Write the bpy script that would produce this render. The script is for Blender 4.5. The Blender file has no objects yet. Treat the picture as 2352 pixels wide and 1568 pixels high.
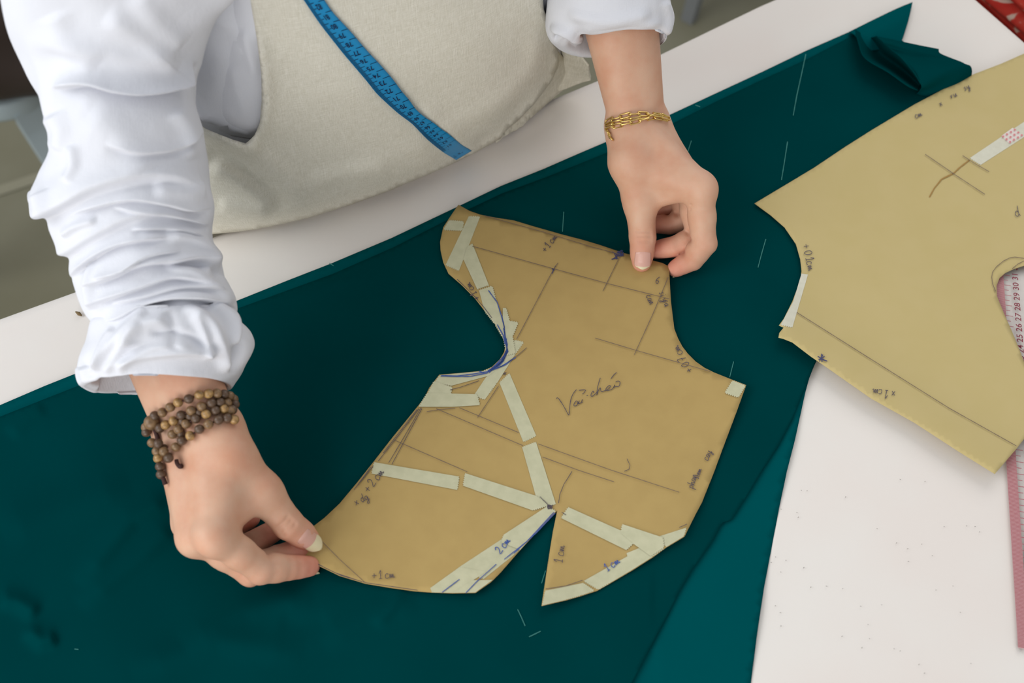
import bpy, bmesh, math, random
import numpy as np
from mathutils import Vector, Matrix
from mathutils.bvhtree import BVHTree
from mathutils.geometry import delaunay_2d_cdt

random.seed(7)
rng = np.random.default_rng(7)
S = bpy.context.scene
COL = S.collection

# ------------------------------------------------------------------ camera, light, exposure
T = 0.86                        # height of the table top above the floor
PITCH = math.radians(57.0)
CH = 0.77                       # camera height above the table top
FPX = 2700.0
CAM = np.array([0.0, -CH / math.tan(PITCH), T + CH])
C_R = np.array([1.0, 0, 0])
C_F = np.array([0.0, math.cos(PITCH), -math.sin(PITCH)])
C_U = np.array([0.0, math.sin(PITCH), math.cos(PITCH)])

cd = bpy.data.cameras.new('camera')
cam = bpy.data.objects.new('camera', cd)
COL.objects.link(cam)
cam.location = CAM
cam.rotation_euler = (math.pi / 2 - PITCH, 0, 0)
cd.sensor_width = 36.0
cd.lens = FPX / 2352.0 * 36.0
cd.clip_start = 0.02
cd.dof.use_dof = True
cd.dof.focus_distance = 0.90
cd.dof.aperture_fstop = 6.0
S.camera = cam

world = bpy.data.worlds.new('world')
S.world = world
world.use_nodes = True
bg = world.node_tree.nodes['Background']
bg.inputs[0].default_value = (0.93, 0.96, 1.0, 1)
bg.inputs[1].default_value = 0.50

def area(name, loc, target, sx, sy, energy, color):
    ld = bpy.data.lights.new(name, 'AREA')
    ld.shape = 'RECTANGLE'; ld.size = sx; ld.size_y = sy
    ld.energy = energy; ld.color = color
    o = bpy.data.objects.new(name, ld); COL.objects.link(o)
    o.location = loc
    d = Vector(target) - Vector(loc)
    o.rotation_euler = d.to_track_quat('-Z', 'Y').to_euler()
    return o
area('window_light', (-1.9, -0.45, 2.5), (0, 0.05, T), 1.9, 1.5, 33, (0.93, 0.97, 1.0))
area('front_fill', (-1.0, -2.6, 1.5), (-0.2, 0.3, T + .15), 2.4, 1.3, 40, (1.0, 0.98, 0.95))  # added low fill from the camera side to lift the apron, not a real lamp
area('far_fill', (0.75, 1.35, 2.2), (0.25, 0.3, T), 1.4, 1.4, 12, (1.0, 0.98, 0.94))  # added fill beyond the table, brightens the far cloth strip; no lamp hangs there

S.view_settings.view_transform = 'Standard'
S.view_settings.look = 'None'
S.view_settings.gamma = 1.0
S.view_settings.use_curve_mapping = False
S.view_settings.exposure = 0.0

# ------------------------------------------------------------------ helpers
def W(x, y, zc=0.0):
    """point seen at photo pixel (x, y), zc centimetres above the table top"""
    d = C_F + (x - 1176.0) / FPX * C_R - (y - 784.0) / FPX * C_U
    t = (T + zc / 100.0 - CAM[2]) / d[2]
    return CAM + t * d

def WA(x, y, z):
    """vectorised W, z in metres above the table"""
    x = np.asarray(x, float); y = np.asarray(y, float)
    d = C_F + ((x - 1176.0) / FPX)[:, None] * C_R - ((y - 784.0) / FPX)[:, None] * C_U
    t = (T + np.asarray(z) - CAM[2]) / d[:, 2]
    return CAM + t[:, None] * d

def PX(p):
    q = np.asarray(p) - CAM
    dd = q @ C_F
    return np.stack([1176 + FPX * (q @ C_R) / dd, 784 - FPX * (q @ C_U) / dd], -1)

def ray(x, y):
    d = C_F + (x - 1176.0) / FPX * C_R - (y - 784.0) / FPX * C_U
    return d / np.linalg.norm(d)

def catmull(pts, n):
    """smooth curve of n points through pts"""
    P = np.asarray(pts, float)
    m = len(P)
    t = np.linspace(0, m - 1, n)
    i = np.clip(t.astype(int), 0, m - 2)
    f = (t - i)[:, None]
    p0 = P[np.clip(i - 1, 0, m - 1)]; p1 = P[i]; p2 = P[i + 1]; p3 = P[np.clip(i + 2, 0, m - 1)]
    return 0.5 * (2 * p1 + (p2 - p0) * f + (2 * p0 - 5 * p1 + 4 * p2 - p3) * f ** 2 + (3 * p1 - p0 - 3 * p2 + p3) * f ** 3)

def resample(pts, step, closed=False):
    P = np.asarray(pts, float)
    if closed: P = np.vstack([P, P[:1]])
    out = []
    for a, b in zip(P, P[1:]):
        k = max(1, int(np.ceil(np.linalg.norm((b - a)[:2]) / step)))
        for j in range(k): out.append(a + (b - a) * j / k)
    if not closed: out.append(P[-1])
    return np.array(out)

def link(name, me, mats=None, parent=None, smooth=True):
    o = bpy.data.objects.new(name, me)
    COL.objects.link(o)
    if mats is not None:
        for m in (mats if isinstance(mats, (list, tuple)) else [mats]): me.materials.append(m)
    if parent is not None: o.parent = parent
    if smooth and len(me.polygons):
        me.polygons.foreach_set('use_smooth', np.ones(len(me.polygons), bool))
    return o

def mesh(name, V, Fc, mats=None, parent=None, smooth=True):
    me = bpy.data.meshes.new(name)
    V = np.asarray(V, float)
    if isinstance(Fc, np.ndarray) and Fc.ndim == 2:
        n, k = Fc.shape
        me.vertices.add(len(V)); me.vertices.foreach_set('co', V.astype(np.float32).ravel())
        me.loops.add(n * k); me.loops.foreach_set('vertex_index', Fc.astype(np.int32).ravel())
        me.polygons.add(n); me.polygons.foreach_set('loop_start', np.arange(0, n * k, k, dtype=np.int32))
        me.update(calc_edges=True); me.validate()
    else:
        me.from_pydata([tuple(v) for v in V], [], [tuple(f) for f in Fc])
        me.update()
    return link(name, me, mats, parent, smooth)

def tag(o, label, cat, group=None, kind=None):
    o['label'] = label; o['category'] = cat
    if group: o['group'] = group
    if kind: o['kind'] = kind
    return o

def empty(name, loc=(0, 0, 0)):
    o = bpy.data.objects.new(name, None); COL.objects.link(o); o.location = loc
    o.empty_display_size = 0.05
    return o

def world_of(o):
    m = Matrix.LocRotScale(o.location, o.rotation_euler, o.scale)
    return m if o.parent is None else world_of(o.parent) @ o.matrix_parent_inverse @ m

def adopt(ch, par):
    """parent keeping world coordinates of mesh data"""
    ch.parent = par
    ch.matrix_parent_inverse = world_of(par).inverted()
    return ch

def solid(o, th, offset=-1):
    m = o.modifiers.new('thickness', 'SOLIDIFY'); m.thickness = th; m.offset = offset
    return o

def box(name, lo, hi, mat, parent=None, bev=0.0):
    bm = bmesh.new(); bmesh.ops.create_cube(bm, size=1.0)
    lo = Vector(lo); hi = Vector(hi)
    for v in bm.verts:
        v.co = Vector(((lo[i] + hi[i]) / 2 + v.co[i] * (hi[i] - lo[i])) for i in range(3))
    if bev: bmesh.ops.bevel(bm, geom=bm.edges[:], offset=bev, segments=2, affect='EDGES', profile=0.5)
    me = bpy.data.meshes.new(name); bm.to_mesh(me); bm.free()
    return link(name, me, mat, parent, smooth=False)

def tube_path(pts, r, n=10, cap=True):
    P = np.asarray(pts, float)
    R = np.full(len(P), r) if np.isscalar(r) else np.asarray(r, float)
    tg = np.gradient(P, axis=0); tg /= np.linalg.norm(tg, axis=1)[:, None] + 1e-12
    up = np.array([0.13, 0.27, 0.95])
    V = []; Fq = []
    for i in range(len(P)):
        a = np.cross(tg[i], up); a /= np.linalg.norm(a) + 1e-12
        b = np.cross(tg[i], a)
        for k in range(n):
            an = 2 * math.pi * k / n
            V.append(P[i] + R[i] * (math.cos(an) * a + math.sin(an) * b))
    for i in range(len(P) - 1):
        for k in range(n):
            Fq.append((i * n + k, i * n + (k + 1) % n, (i + 1) * n + (k + 1) % n, (i + 1) * n + k))
    if cap:
        Fq.append(tuple(range(n))[::-1]); Fq.append(tuple(range((len(P) - 1) * n, len(P) * n)))
    return V, Fq

def inside(poly, x, y):
    r = np.zeros(len(x), bool)
    n = len(poly); j = n - 1
    for i in range(n):
        xi, yi = poly[i]; xj, yj = poly[j]
        c = ((yi > y) != (yj > y)) & (x < (xj - xi) * (y - yi) / (yj - yi + 1e-12) + xi)
        r ^= c; j = i
    return r

def seg_dist(px, py, pts):
    """distance, signed side and parameter of points to an open polyline"""
    best = np.full(px.shape, 1e9); sg = np.zeros(px.shape); par = np.zeros(px.shape)
    n = len(pts) - 1
    for i in range(n):
        ax, ay = pts[i]; bx, by = pts[i + 1]
        dx, dy = bx - ax, by - ay; L2 = dx * dx + dy * dy + 1e-9
        t = np.clip(((px - ax) * dx + (py - ay) * dy) / L2, 0, 1)
        ex = px - ax - t * dx; ey = py - ay - t * dy
        d = np.sqrt(ex * ex + ey * ey)
        s = np.sign(dx * (py - ay) - dy * (px - ax))
        m = d < best
        best = np.where(m, d, best); sg = np.where(m, s, sg); par = np.where(m, (i + t) / n, par)
    return best, sg, par

def grid_in(poly, step, btol=0.45):
    """2D triangulation of a polygon: boundary resampled, regular inner points"""
    B = resample(poly, step, closed=True)
    lo = B.min(0); hi = B.max(0)
    gx, gy = np.meshgrid(np.arange(lo[0], hi[0] + step, step), np.arange(lo[1], hi[1] + step, step * 0.87))
    gx = gx + (np.arange(gx.shape[0]) % 2)[:, None] * step * 0.5
    gx = gx.ravel(); gy = gy.ravel()
    m = inside(B, gx, gy)
    gx = gx[m]; gy = gy[m]
    d, _, _ = seg_dist(gx, gy, np.vstack([B, B[:1]]))
    m = d > step * btol
    pts = np.vstack([B, np.stack([gx[m], gy[m]], 1)])
    nb = len(B)
    r = delaunay_2d_cdt([Vector(p) for p in pts], [], [list(range(nb))], 1, 1e-6)
    V = np.array([tuple(v) for v in r[0]]); Fc = [list(f) for f in r[2]]
    out = []
    for f in Fc:
        a = V[f]
        ar = 0.5 * sum(a[i][0] * a[(i + 1) % len(a)][1] - a[(i + 1) % len(a)][0] * a[i][1] for i in range(len(a)))
        out.append(f if ar < 0 else f[::-1])   # pixel y runs down: flip so that faces look up
    return V, np.array(out)

def sheet(name, poly, zf, step, mats, parent=None, th=0.0003):
    V, Fc = grid_in(poly, step)
    o = mesh(name, WA(V[:, 0], V[:, 1], zf(V[:, 0], V[:, 1])), Fc, mats, None)
    if th: solid(o, th)
    if parent is not None: adopt(o, parent)
    return o

def ribbon(name, strokes, zf, hw, mat, parent, dz=0.0004):
    """thin drawn strokes lying on a surface: list of pixel polylines"""
    V = []; Fc = []
    for st in strokes:
        p = np.asarray(st, float)
        p = resample(p, 6.0)
        if len(p) < 2: continue
        tg = np.gradient(p, axis=0); tg /= np.linalg.norm(tg, axis=1)[:, None] + 1e-9
        nn = np.stack([-tg[:, 1], tg[:, 0]], 1)
        wv = hw * (0.75 + 0.35 * rng.random(len(p)))
        a = p + nn * wv[:, None]; b = p - nn * wv[:, None]
        A = WA(a[:, 0], a[:, 1], zf(a[:, 0], a[:, 1]) + dz); B = WA(b[:, 0], b[:, 1], zf(b[:, 0], b[:, 1]) + dz)
        k = len(V)
        for i in range(len(p)): V += [A[i], B[i]]
        for i in range(len(p) - 1): Fc.append((k + 2 * i, k + 2 * i + 1, k + 2 * i + 3, k + 2 * i + 2))
    o = mesh(name, V, Fc, mat, None)
    adopt(o, parent)
    return o

# ------------------------------------------------------------------ materials
def srgb(r, g, b):
    f = lambda c: c / 12.92 if c <= 0.04045 else ((c + 0.055) / 1.055) ** 2.4
    return (f(r / 255), f(g / 255), f(b / 255), 1)

def mat(name, col, rough=0.7, spec=0.3, noise=None, bump=None, metal=0.0, sss=0.0, sheen=0.0, weave=None, sub=None):
    """noise = (scale, amount, second colour); bump = (scale, strength, distance); weave = (scale, strength)"""
    m = bpy.data.materials.new(name); m.use_nodes = True
    nt = m.node_tree; N = nt.nodes; L = nt.links
    b = N['Principled BSDF']
    b.inputs['Base Color'].default_value = col
    b.inputs['Roughness'].default_value = rough
    b.inputs['Specular IOR Level'].default_value = spec
    b.inputs['Metallic'].default_value = metal
    if sss:
        b.inputs['Subsurface Weight'].default_value = sss
        b.inputs['Subsurface Radius'].default_value = (1.0, 0.35, 0.2)
        b.inputs['Subsurface Scale'].default_value = 0.006
    if sheen:
        b.inputs['Sheen Weight'].default_value = sheen
        b.inputs['Sheen Roughness'].default_value = 0.4
    tc = N.new('ShaderNodeTexCoord')
    if noise:
        sc, am, c2 = noise
        tx = N.new('ShaderNodeTexNoise'); tx.inputs['Scale'].default_value = sc; tx.inputs['Detail'].default_value = 5
        L.new(tc.outputs['Object'], tx.inputs['Vector'])
        rp = N.new('ShaderNodeMapRange'); rp.inputs[1].default_value = 0.35; rp.inputs[2].default_value = 0.65
        rp.inputs[3].default_value = 0; rp.inputs[4].default_value = am
        L.new(tx.outputs['Fac'], rp.inputs[0])
        mx = N.new('ShaderNodeMix'); mx.data_type = 'RGBA'
        mx.inputs[6].default_value = col; mx.inputs[7].default_value = c2
        L.new(rp.outputs[0], mx.inputs[0]); L.new(mx.outputs[2], b.inputs['Base Color'])
    h = None
    if bump:
        tb = N.new('ShaderNodeTexNoise'); tb.inputs['Scale'].default_value = bump[0]; tb.inputs['Detail'].default_value = 4
        L.new(tc.outputs['Object'], tb.inputs['Vector'])
        bp = N.new('ShaderNodeBump'); bp.inputs['Strength'].default_value = bump[1]; bp.inputs['Distance'].default_value = bump[2]
        L.new(tb.outputs['Fac'], bp.inputs['Height']); L.new(bp.outputs[0], b.inputs['Normal'])
        h = bp
    if weave:
        ws = []
        for ax, rot in ((0, 0), (1, 0)):
            mp = N.new('ShaderNodeMapping')
            mp.inputs['Scale'].default_value = (weave[0], weave[0] * 0.06, weave[0] * 0.06) if ax == 0 else (weave[0] * 0.06, weave[0] * 0.06, weave[0])
            L.new(tc.outputs['Object'], mp.inputs[0])
            nz = N.new('ShaderNodeTexNoise'); nz.inputs['Scale'].default_value = 1.0; nz.inputs['Detail'].default_value = 3
            L.new(mp.outputs[0], nz.inputs['Vector']); ws.append(nz)
        ad = N.new('ShaderNodeMath'); ad.operation = 'ADD'
        L.new(ws[0].outputs['Fac'], ad.inputs[0]); L.new(ws[1].outputs['Fac'], ad.inputs[1])
        b2 = N.new('ShaderNodeBump'); b2.inputs['Strength'].default_value = weave[1]; b2.inputs['Distance'].default_value = 0.0006
        L.new(ad.outputs[0], b2.inputs['Height'])
        if h: L.new(h.outputs[0], b2.inputs['Normal'])
        L.new(b2.outputs[0], b.inputs['Normal'])
        if len(weave) > 2:
            rp = N.new('ShaderNodeMapRange'); rp.inputs[1].default_value = 0.75; rp.inputs[2].default_value = 1.3
            rp.inputs[3].default_value = 0; rp.inputs[4].default_value = 1
            L.new(ad.outputs[0], rp.inputs[0])
            mx = N.new('ShaderNodeMix'); mx.data_type = 'RGBA'
            mx.inputs[6].default_value = weave[2]; mx.inputs[7].default_value = col
            L.new(rp.outputs[0], mx.inputs[0]); L.new(mx.outputs[2], b.inputs['Base Color'])
    return m

M_cloth = mat('off_white_cotton', srgb(234, 228, 221), 0.85, 0.1, noise=(9, 0.5, srgb(232, 220, 212)), bump=(900, 0.06, 0.0005))
M_green = mat('dark_teal_fabric', srgb(0, 58, 60), 0.85, 0.0, noise=(14, 0.35, srgb(0, 52, 54)), bump=(1500, 0.10, 0.0003))
M_green_under = mat('teal_fabric_reverse', srgb(0, 78, 82), 0.85, 0.0, noise=(10, 0.4, srgb(0, 72, 75)), bump=(1500, 0.10, 0.0003))
M_kraft = mat('kraft_paper', srgb(180, 153, 97), 0.75, 0.12, noise=(60, 0.5, srgb(172, 145, 91)), bump=(600, 0.08, 0.0003))
M_kraft_pale = mat('pale_kraft_paper', srgb(196, 177, 124), 0.72, 0.15, noise=(40, 0.5, srgb(192, 173, 117)), bump=(600, 0.08, 0.0003))
M_tape = mat('masking_tape', srgb(196, 193, 161), 0.6, 0.2, noise=(160, 0.7, srgb(184, 182, 150)), bump=(900, 0.15, 0.0002))
M_tape_white = mat('white_tape', srgb(214, 211, 192), 0.6, 0.25, noise=(160, 0.6, srgb(204, 200, 180)))
M_pencil = mat('pencil_grey', srgb(116, 98, 82), 0.6)
M_ink = mat('dark_ink', srgb(78, 69, 80), 0.5)
M_blue_ink = mat('blue_ink', srgb(60, 84, 150), 0.5)
M_navy = mat('navy_ink', srgb(58, 62, 104), 0.5)
M_crease = mat('paper_crease', srgb(160, 124, 66), 0.7)
M_chalk = mat('chalk', srgb(62, 128, 122), 0.9)
M_linen = mat('linen', srgb(238, 234, 221), 0.9, 0.1, weave=(2600, 0.5, srgb(216, 211, 194)), bump=(30, 0.1, 0.002))
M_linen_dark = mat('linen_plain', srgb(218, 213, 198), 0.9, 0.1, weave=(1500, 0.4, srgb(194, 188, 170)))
M_shirt = mat('white_cotton_gauze', srgb(222, 223, 229), 0.85, 0.1, weave=(2200, 0.25), bump=(120, 0.22, 0.002))
M_trouser = mat('beige_trouser', srgb(170, 158, 138), 0.9, 0.1)
M_shoe = mat('brown_shoe', srgb(70, 52, 40), 0.6)
M_hair = mat('black_hair', srgb(24, 20, 18), 0.45, bump=(300, 0.5, 0.003))
M_nail = mat('nail_pink', srgb(212, 164, 148), 0.28, 0.5)
M_nailtip = mat('nail_tip', srgb(218, 205, 166), 0.3, 0.5)
M_eye = mat('eye_white', srgb(235, 232, 226), 0.2)
M_iris = mat('dark_iris', srgb(30, 20, 14), 0.15)
M_bead = [mat('wood_bead_dark', srgb(96, 74, 56), 0.38, 0.5, noise=(500, 0.8, srgb(74, 56, 42))),
          mat('wood_bead_mid', srgb(138, 108, 74), 0.38, 0.5, noise=(500, 0.8, srgb(92, 70, 48))),
          mat('wood_bead_light', srgb(180, 142, 88), 0.36, 0.5, noise=(400, 0.9, srgb(112, 86, 54)))]
M_cord = mat('dark_cord', srgb(62, 38, 34), 0.8)
M_gold = mat('gold', srgb(226, 196, 122), 0.22, 0.5, metal=1.0)
M_bluetape = mat('blue_vinyl', srgb(20, 140, 196), 0.42, 0.4)
M_tapeprint = mat('tape_print', srgb(16, 34, 74), 0.5)
M_floor = mat('concrete_floor', srgb(128, 125, 106), 0.6, 0.3, noise=(3, 0.8, srgb(112, 108, 86)), bump=(40, 0.1, 0.002))
M_floor_band = mat('floor_joint', srgb(140, 136, 116), 0.7)
M_wood = mat('table_wood', srgb(150, 112, 72), 0.5, noise=(20, 0.7, srgb(110, 78, 48)))
M_darkwood = mat('dark_brown_wood', srgb(84, 62, 46), 0.5, noise=(14, 0.7, srgb(60, 44, 34)))
M_leather = mat('brown_leather', srgb(62, 52, 48), 0.5, noise=(10, 0.5, srgb(50, 40, 36)), bump=(80, 0.2, 0.002))
M_plastic = mat('pale_blue_plastic', srgb(176, 190, 194), 0.4, 0.4)
M_greyplastic = mat('grey_plastic', srgb(128, 130, 130), 0.45, 0.4)
M_whitefab = mat('white_fabric', srgb(225, 216, 210), 0.85)

def skin_material():
    m = bpy.data.materials.new('skin'); m.use_nodes = True
    nt = m.node_tree; N = nt.nodes; L = nt.links
    b = N['Principled BSDF']
    b.inputs['Roughness'].default_value = 0.5
    b.inputs['Specular IOR Level'].default_value = 0.35
    b.inputs['Subsurface Weight'].default_value = 0.25
    b.inputs['Subsurface Radius'].default_value = (1.0, 0.4, 0.25)
    b.inputs['Subsurface Scale'].default_value = 0.004
    at = N.new('ShaderNodeAttribute'); at.attribute_name = 'redness'
    tc = N.new('ShaderNodeTexCoord')
    n1 = N.new('ShaderNodeTexNoise'); n1.inputs['Scale'].default_value = 45; n1.inputs['Detail'].default_value = 6
    L.new(tc.outputs['Object'], n1.inputs['Vector'])
    mx = N.new('ShaderNodeMix'); mx.data_type = 'RGBA'
    mx.inputs[6].default_value = srgb(214, 174, 147); mx.inputs[7].default_value = srgb(214, 130, 112)
    L.new(at.outputs['Fac'], mx.inputs[0])
    m2 = N.new('ShaderNodeMix'); m2.data_type = 'RGBA'; m2.blend_type = 'MULTIPLY'
    rp = N.new('ShaderNodeMapRange'); rp.inputs[1].default_value = 0.3; rp.inputs[2].default_value = 0.7
    rp.inputs[3].default_value = 0.0; rp.inputs[4].default_value = 0.9
    L.new(n1.outputs['Fac'], rp.inputs[0]); L.new(rp.outputs[0], m2.inputs[0])
    L.new(mx.outputs[2], m2.inputs[6]); m2.inputs[7].default_value = srgb(243, 220, 211)
    L.new(m2.outputs[2], b.inputs['Base Color'])
    n2 = N.new('ShaderNodeTexVoronoi'); n2.inputs['Scale'].default_value = 900
    L.new(tc.outputs['Object'], n2.inputs['Vector'])
    bp = N.new('ShaderNodeBump'); bp.inputs['Strength'].default_value = 0.12; bp.inputs['Distance'].default_value = 0.0003
    L.new(n2.outputs['Distance'], bp.inputs['Height']); L.new(bp.outputs[0], b.inputs['Normal'])
    return m
M_skin = skin_material()

def floral_material():
    m = bpy.data.materials.new('red_floral_cotton'); m.use_nodes = True
    nt = m.node_tree; N = nt.nodes; L = nt.links
    b = N['Principled BSDF']; b.inputs['Roughness'].default_value = 0.85
    tc = N.new('ShaderNodeTexCoord')
    nz = N.new('ShaderNodeTexNoise'); nz.inputs['Scale'].default_value = 34; nz.inputs['Detail'].default_value = 2.5
    nz.inputs['Distortion'].default_value = 1.2
    L.new(tc.outputs['Object'], nz.inputs['Vector'])
    cr = N.new('ShaderNodeValToRGB')
    cr.color_ramp.elements[0].position = 0.40; cr.color_ramp.elements[0].color = srgb(222, 196, 178)
    cr.color_ramp.elements[1].position = 0.46; cr.color_ramp.elements[1].color = srgb(206, 64, 48)
    e = cr.color_ramp.elements.new(0.60); e.color = srgb(200, 44, 30)
    L.new(nz.outputs['Fac'], cr.inputs[0]); L.new(cr.outputs[0], b.inputs['Base Color'])
    return m
M_floral = floral_material()

def clear_material():
    m = bpy.data.materials.new('clear_plastic'); m.use_nodes = True
    nt = m.node_tree; N = nt.nodes; L = nt.links
    out = N['Material Output']; N.remove(N['Principled BSDF'])
    tr = N.new('ShaderNodeBsdfTransparent'); tr.inputs[0].default_value = (0.99, 0.985, 0.985, 1)
    gl = N.new('ShaderNodeBsdfGlossy'); gl.inputs['Roughness'].default_value = 0.08
    fr = N.new('ShaderNodeFresnel'); fr.inputs[0].default_value = 1.18
    mx = N.new('ShaderNodeMixShader')
    L.new(fr.outputs[0], mx.inputs[0]); L.new(tr.outputs[0], mx.inputs[1]); L.new(gl.outputs[0], mx.inputs[2])
    L.new(mx.outputs[0], out.inputs[0])
    return m
M_clear = clear_material()
M_redprint = mat('red_scale_print', srgb(172, 92, 100), 0.5)
M_darkred = mat('dark_red_print', srgb(130, 40, 58), 0.5)

# ------------------------------------------------------------------ table frame of reference
K = np.array([0.402, 0.487])                       # far right corner of the table
E_ = np.array([0.8715, 0.4904])                    # along the far edge
N_ = np.array([0.4904, -0.8715])                   # from the far edge towards the camera
def SD(s, d, z=0.0):
    """s along the far edge, d towards the camera, z above the table top"""
    q = K + s * E_ + d * N_
    return np.array([q[0], q[1], T + z])
def to_sd(p):
    q = np.asarray(p)[..., :2] - K
    return q @ E_, q @ N_, np.asarray(p)[..., 2] - T

# ------------------------------------------------------------------ the setting
fl = mesh('floor', [(-4, -2.5, 0), (4, -2.5, 0), (4, 4, 0), (-4, 4, 0)], [(0, 1, 2, 3)], M_floor)
fl['kind'] = 'structure'

# ------------------------------------------------------------------ worktable and its cloth
def sd_box(name, s0, s1, d0, d1, z0, z1, m, parent):
    V = []
    for z in (z0, z1):
        for s, d in ((s0, d0), (s1, d0), (s1, d1), (s0, d1)): V.append(SD(s, d, z))
    Fq = [(0, 1, 2, 3), (7, 6, 5, 4), (4, 5, 1, 0), (5, 6, 2, 1), (6, 7, 3, 2), (7, 4, 0, 3)]
    o = mesh(name, V, Fq, m, None, smooth=False)
    bv = o.modifiers.new('bevel', 'BEVEL'); bv.width = 0.004; bv.segments = 2
    return adopt(o, parent)

TL, TD = -1.55, 0.80
tb = empty('work_table', SD(TL / 2, TD / 2, -T))
tag(tb, 'long wooden cutting table hidden under the off-white cloth', 'table')
sd_box('tabletop', TL + .015, -.015, .015, TD - .015, -.034, -.004, M_wood, tb)
for s in (TL + .08, -.14):
    for d in (.06, TD - .12):
        sd_box('leg', s, s + .06, d, d + .06, -T, -.034, M_wood, tb)

def cloth():
    far = [W(x, y)[:2] for x, y in ((-60, 736), (0, 715), (190, 647), (640, 468), (1000, 322), (1500, 118), (1745, 0))]
    c = [SD(TL, 0)[:2]] + far + [SD(-.03, 0)[:2], SD(-.008, .008)[:2], SD(0, .03)[:2], SD(0, .4)[:2], SD(0, TD)[:2], SD(TL, TD)[:2]]
    B = resample(c, 0.012, closed=True)
    nxt = np.roll(B, -1, 0); prv = np.roll(B, 1, 0)
    tg = nxt - prv; tg /= np.linalg.norm(tg, axis=1)[:, None]
    nrm = np.stack([tg[:, 1], -tg[:, 0]], 1)
    cen = B.mean(0)
    if ((B - cen) * nrm).sum() < 0: nrm = -nrm
    for _ in range(3): nrm = (nrm + np.roll(nrm, 1, 0) + np.roll(nrm, -1, 0)) / 3
    nrm /= np.linalg.norm(nrm, axis=1)[:, None]
    r = 0.014
    inner = B - nrm * r
    def zt(x, y):
        s = (x - K[0]) * E_[0] + (y - K[1]) * E_[1]; d = (x - K[0]) * N_[0] + (y - K[1]) * N_[1]
        return (0.0010 * np.sin(d * 130 + 2.0 * np.sin(s * 5)) * np.exp(-((d - .05) / .05) ** 2) * (0.6 + .4 * np.sin(s * 9))) - .0006
    V2, F2 = grid_in(inner, 0.014)
    V = [np.array([p[0], p[1], T + zt(p[0], p[1])]) for p in V2]
    Fq = [tuple(f[::-1]) for f in F2]
    # skirt: the cloth rolls over the edge and hangs
    n = len(B)
    idx = []
    for i in range(n):
        d = np.abs(V2 - inner[i]).sum(1); idx.append(int(d.argmin()))
    prev = idx
    L = np.arange(n)
    for j, (off, dz) in enumerate([(r * (1 - math.sin(a)), -r * (1 - math.cos(a))) for a in (0.35, 0.7, 1.05, 1.35, 1.57)] + [(0, -.06), (0, -.12), (0, -.18), (0, -.24)]):
        ring = []
        for i in range(n):
            wob = 0.004 * math.sin(i * 0.21) * max(0, (-dz - r)) / .12 + .003 * math.sin(i * .083) * max(0, (-dz - r)) / .12
            q = B[i] - nrm[i] * (off - wob)
            ring.append(len(V)); V.append(np.array([q[0], q[1], T + dz]))
        for i in range(n):
            k = (i + 1) % n
            if prev[i] != prev[k]: Fq.append((prev[i], ring[i], ring[k], prev[k]))
        prev = ring
    me = bpy.data.meshes.new('tablecloth'); me.from_pydata([tuple(v) for v in V], [], Fq); me.update()
    bm = bmesh.new(); bm.from_mesh(me); bmesh.ops.recalc_face_normals(bm, faces=bm.faces[:]); bm.to_mesh(me); bm.free()
    o = link('tablecloth', me, M_cloth)
    solid(o, 0.003)
    return o
tc_ = cloth()
tag(tc_, 'off-white padded cotton cloth covering the whole cutting table', 'tablecloth')

# small brown scrap and lint on the cloth
zz = lambda x, y: np.zeros_like(x)
lint_strokes = [[(1760 + random.uniform(0, 560), 1010 + random.uniform(60, 540))] for _ in range(46)]
ls = []
for (p,) in lint_strokes:
    if p[0] < 2120 + (p[1] - 1000) * .1 or p[1] > 1130:
        a = random.uniform(0, 6.3); l = random.uniform(1.2, 3.2)
        ls.append([p, (p[0] + l * math.cos(a), p[1] + l * math.sin(a))])
V = []; Fq = []
for st in ls:
    v, f = tube_path([W(*st[0], .05), (W(*st[0], .05) + W(*st[1], .05)) / 2 + np.array([0, 0, .0002]), W(*st[1], .05)], 0.00022, 5)
    k = len(V); V += v; Fq += [tuple(i + k for i in q) for q in f]
lint = mesh('lint', V, Fq, mat('lint_grey', srgb(150, 144, 138), .9))
tag(lint, 'tiny grey threads and lint scattered on the white cloth at lower right', 'lint', kind='stuff')
v, f = tube_path([W(174, 716, .1), W(181, 720, .25), W(188, 725, .1)], [.0006, .0016, .0005], 8)
sc = mesh('thread_scrap', v, f, mat('brown_thread', srgb(120, 100, 70), .9))
tag(sc, 'tiny brown thread scrap on the white cloth edge beside the left sleeve', 'scrap')

# ------------------------------------------------------------------ green fabric
def fold_field(x, y, folds):
    z = np.zeros_like(x)
    for pts, amp, w in folds:
        d, sg, t = seg_dist(x, y, pts)
        z += amp * np.exp(-(d / w) ** 2) * np.clip(np.minimum(t, 1 - t) * 6, 0, 1)
    return z
G_FOLDS = [([(0, 1372), (40, 1380), (90, 1410)], .0030, 20), ([(60, 1440), (95, 1470), (130, 1462)], .0030, 18),
           ([(180, 1390), (330, 1270), (400, 1200)], .0022, 26), ([(180, 1345), (300, 1190), (390, 1140)], .0024, 24),
           ([(420, 1480), (560, 1400), (720, 1370)], .0018, 30), ([(640, 1425), (700, 1440), (760, 1430)], -.0008, 26),
           ([(0, 1220), (140, 1170), (300, 1110)], .0014, 40), ([(740, 1480), (860, 1400), (960, 1380)], .0012, 30),
           ([(20, 1000), (60, 960), (100, 930)], .0012, 20), ([(500, 760), (650, 690), (860, 620)], .0010, 14),
           ([(860, 1440), (900, 1390), (920, 1350)], .0014, 16), ([(300, 1540), (500, 1470), (700, 1500)], .0014, 30)]
def z_under(x, y):
    return 0.0012 + 0.0007 * np.sin(x * .011 + y * .006) * np.sin(y * .009) + np.where(x > 1500, .0010 * np.sin((y + .5 * x) * .02), 0)
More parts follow.
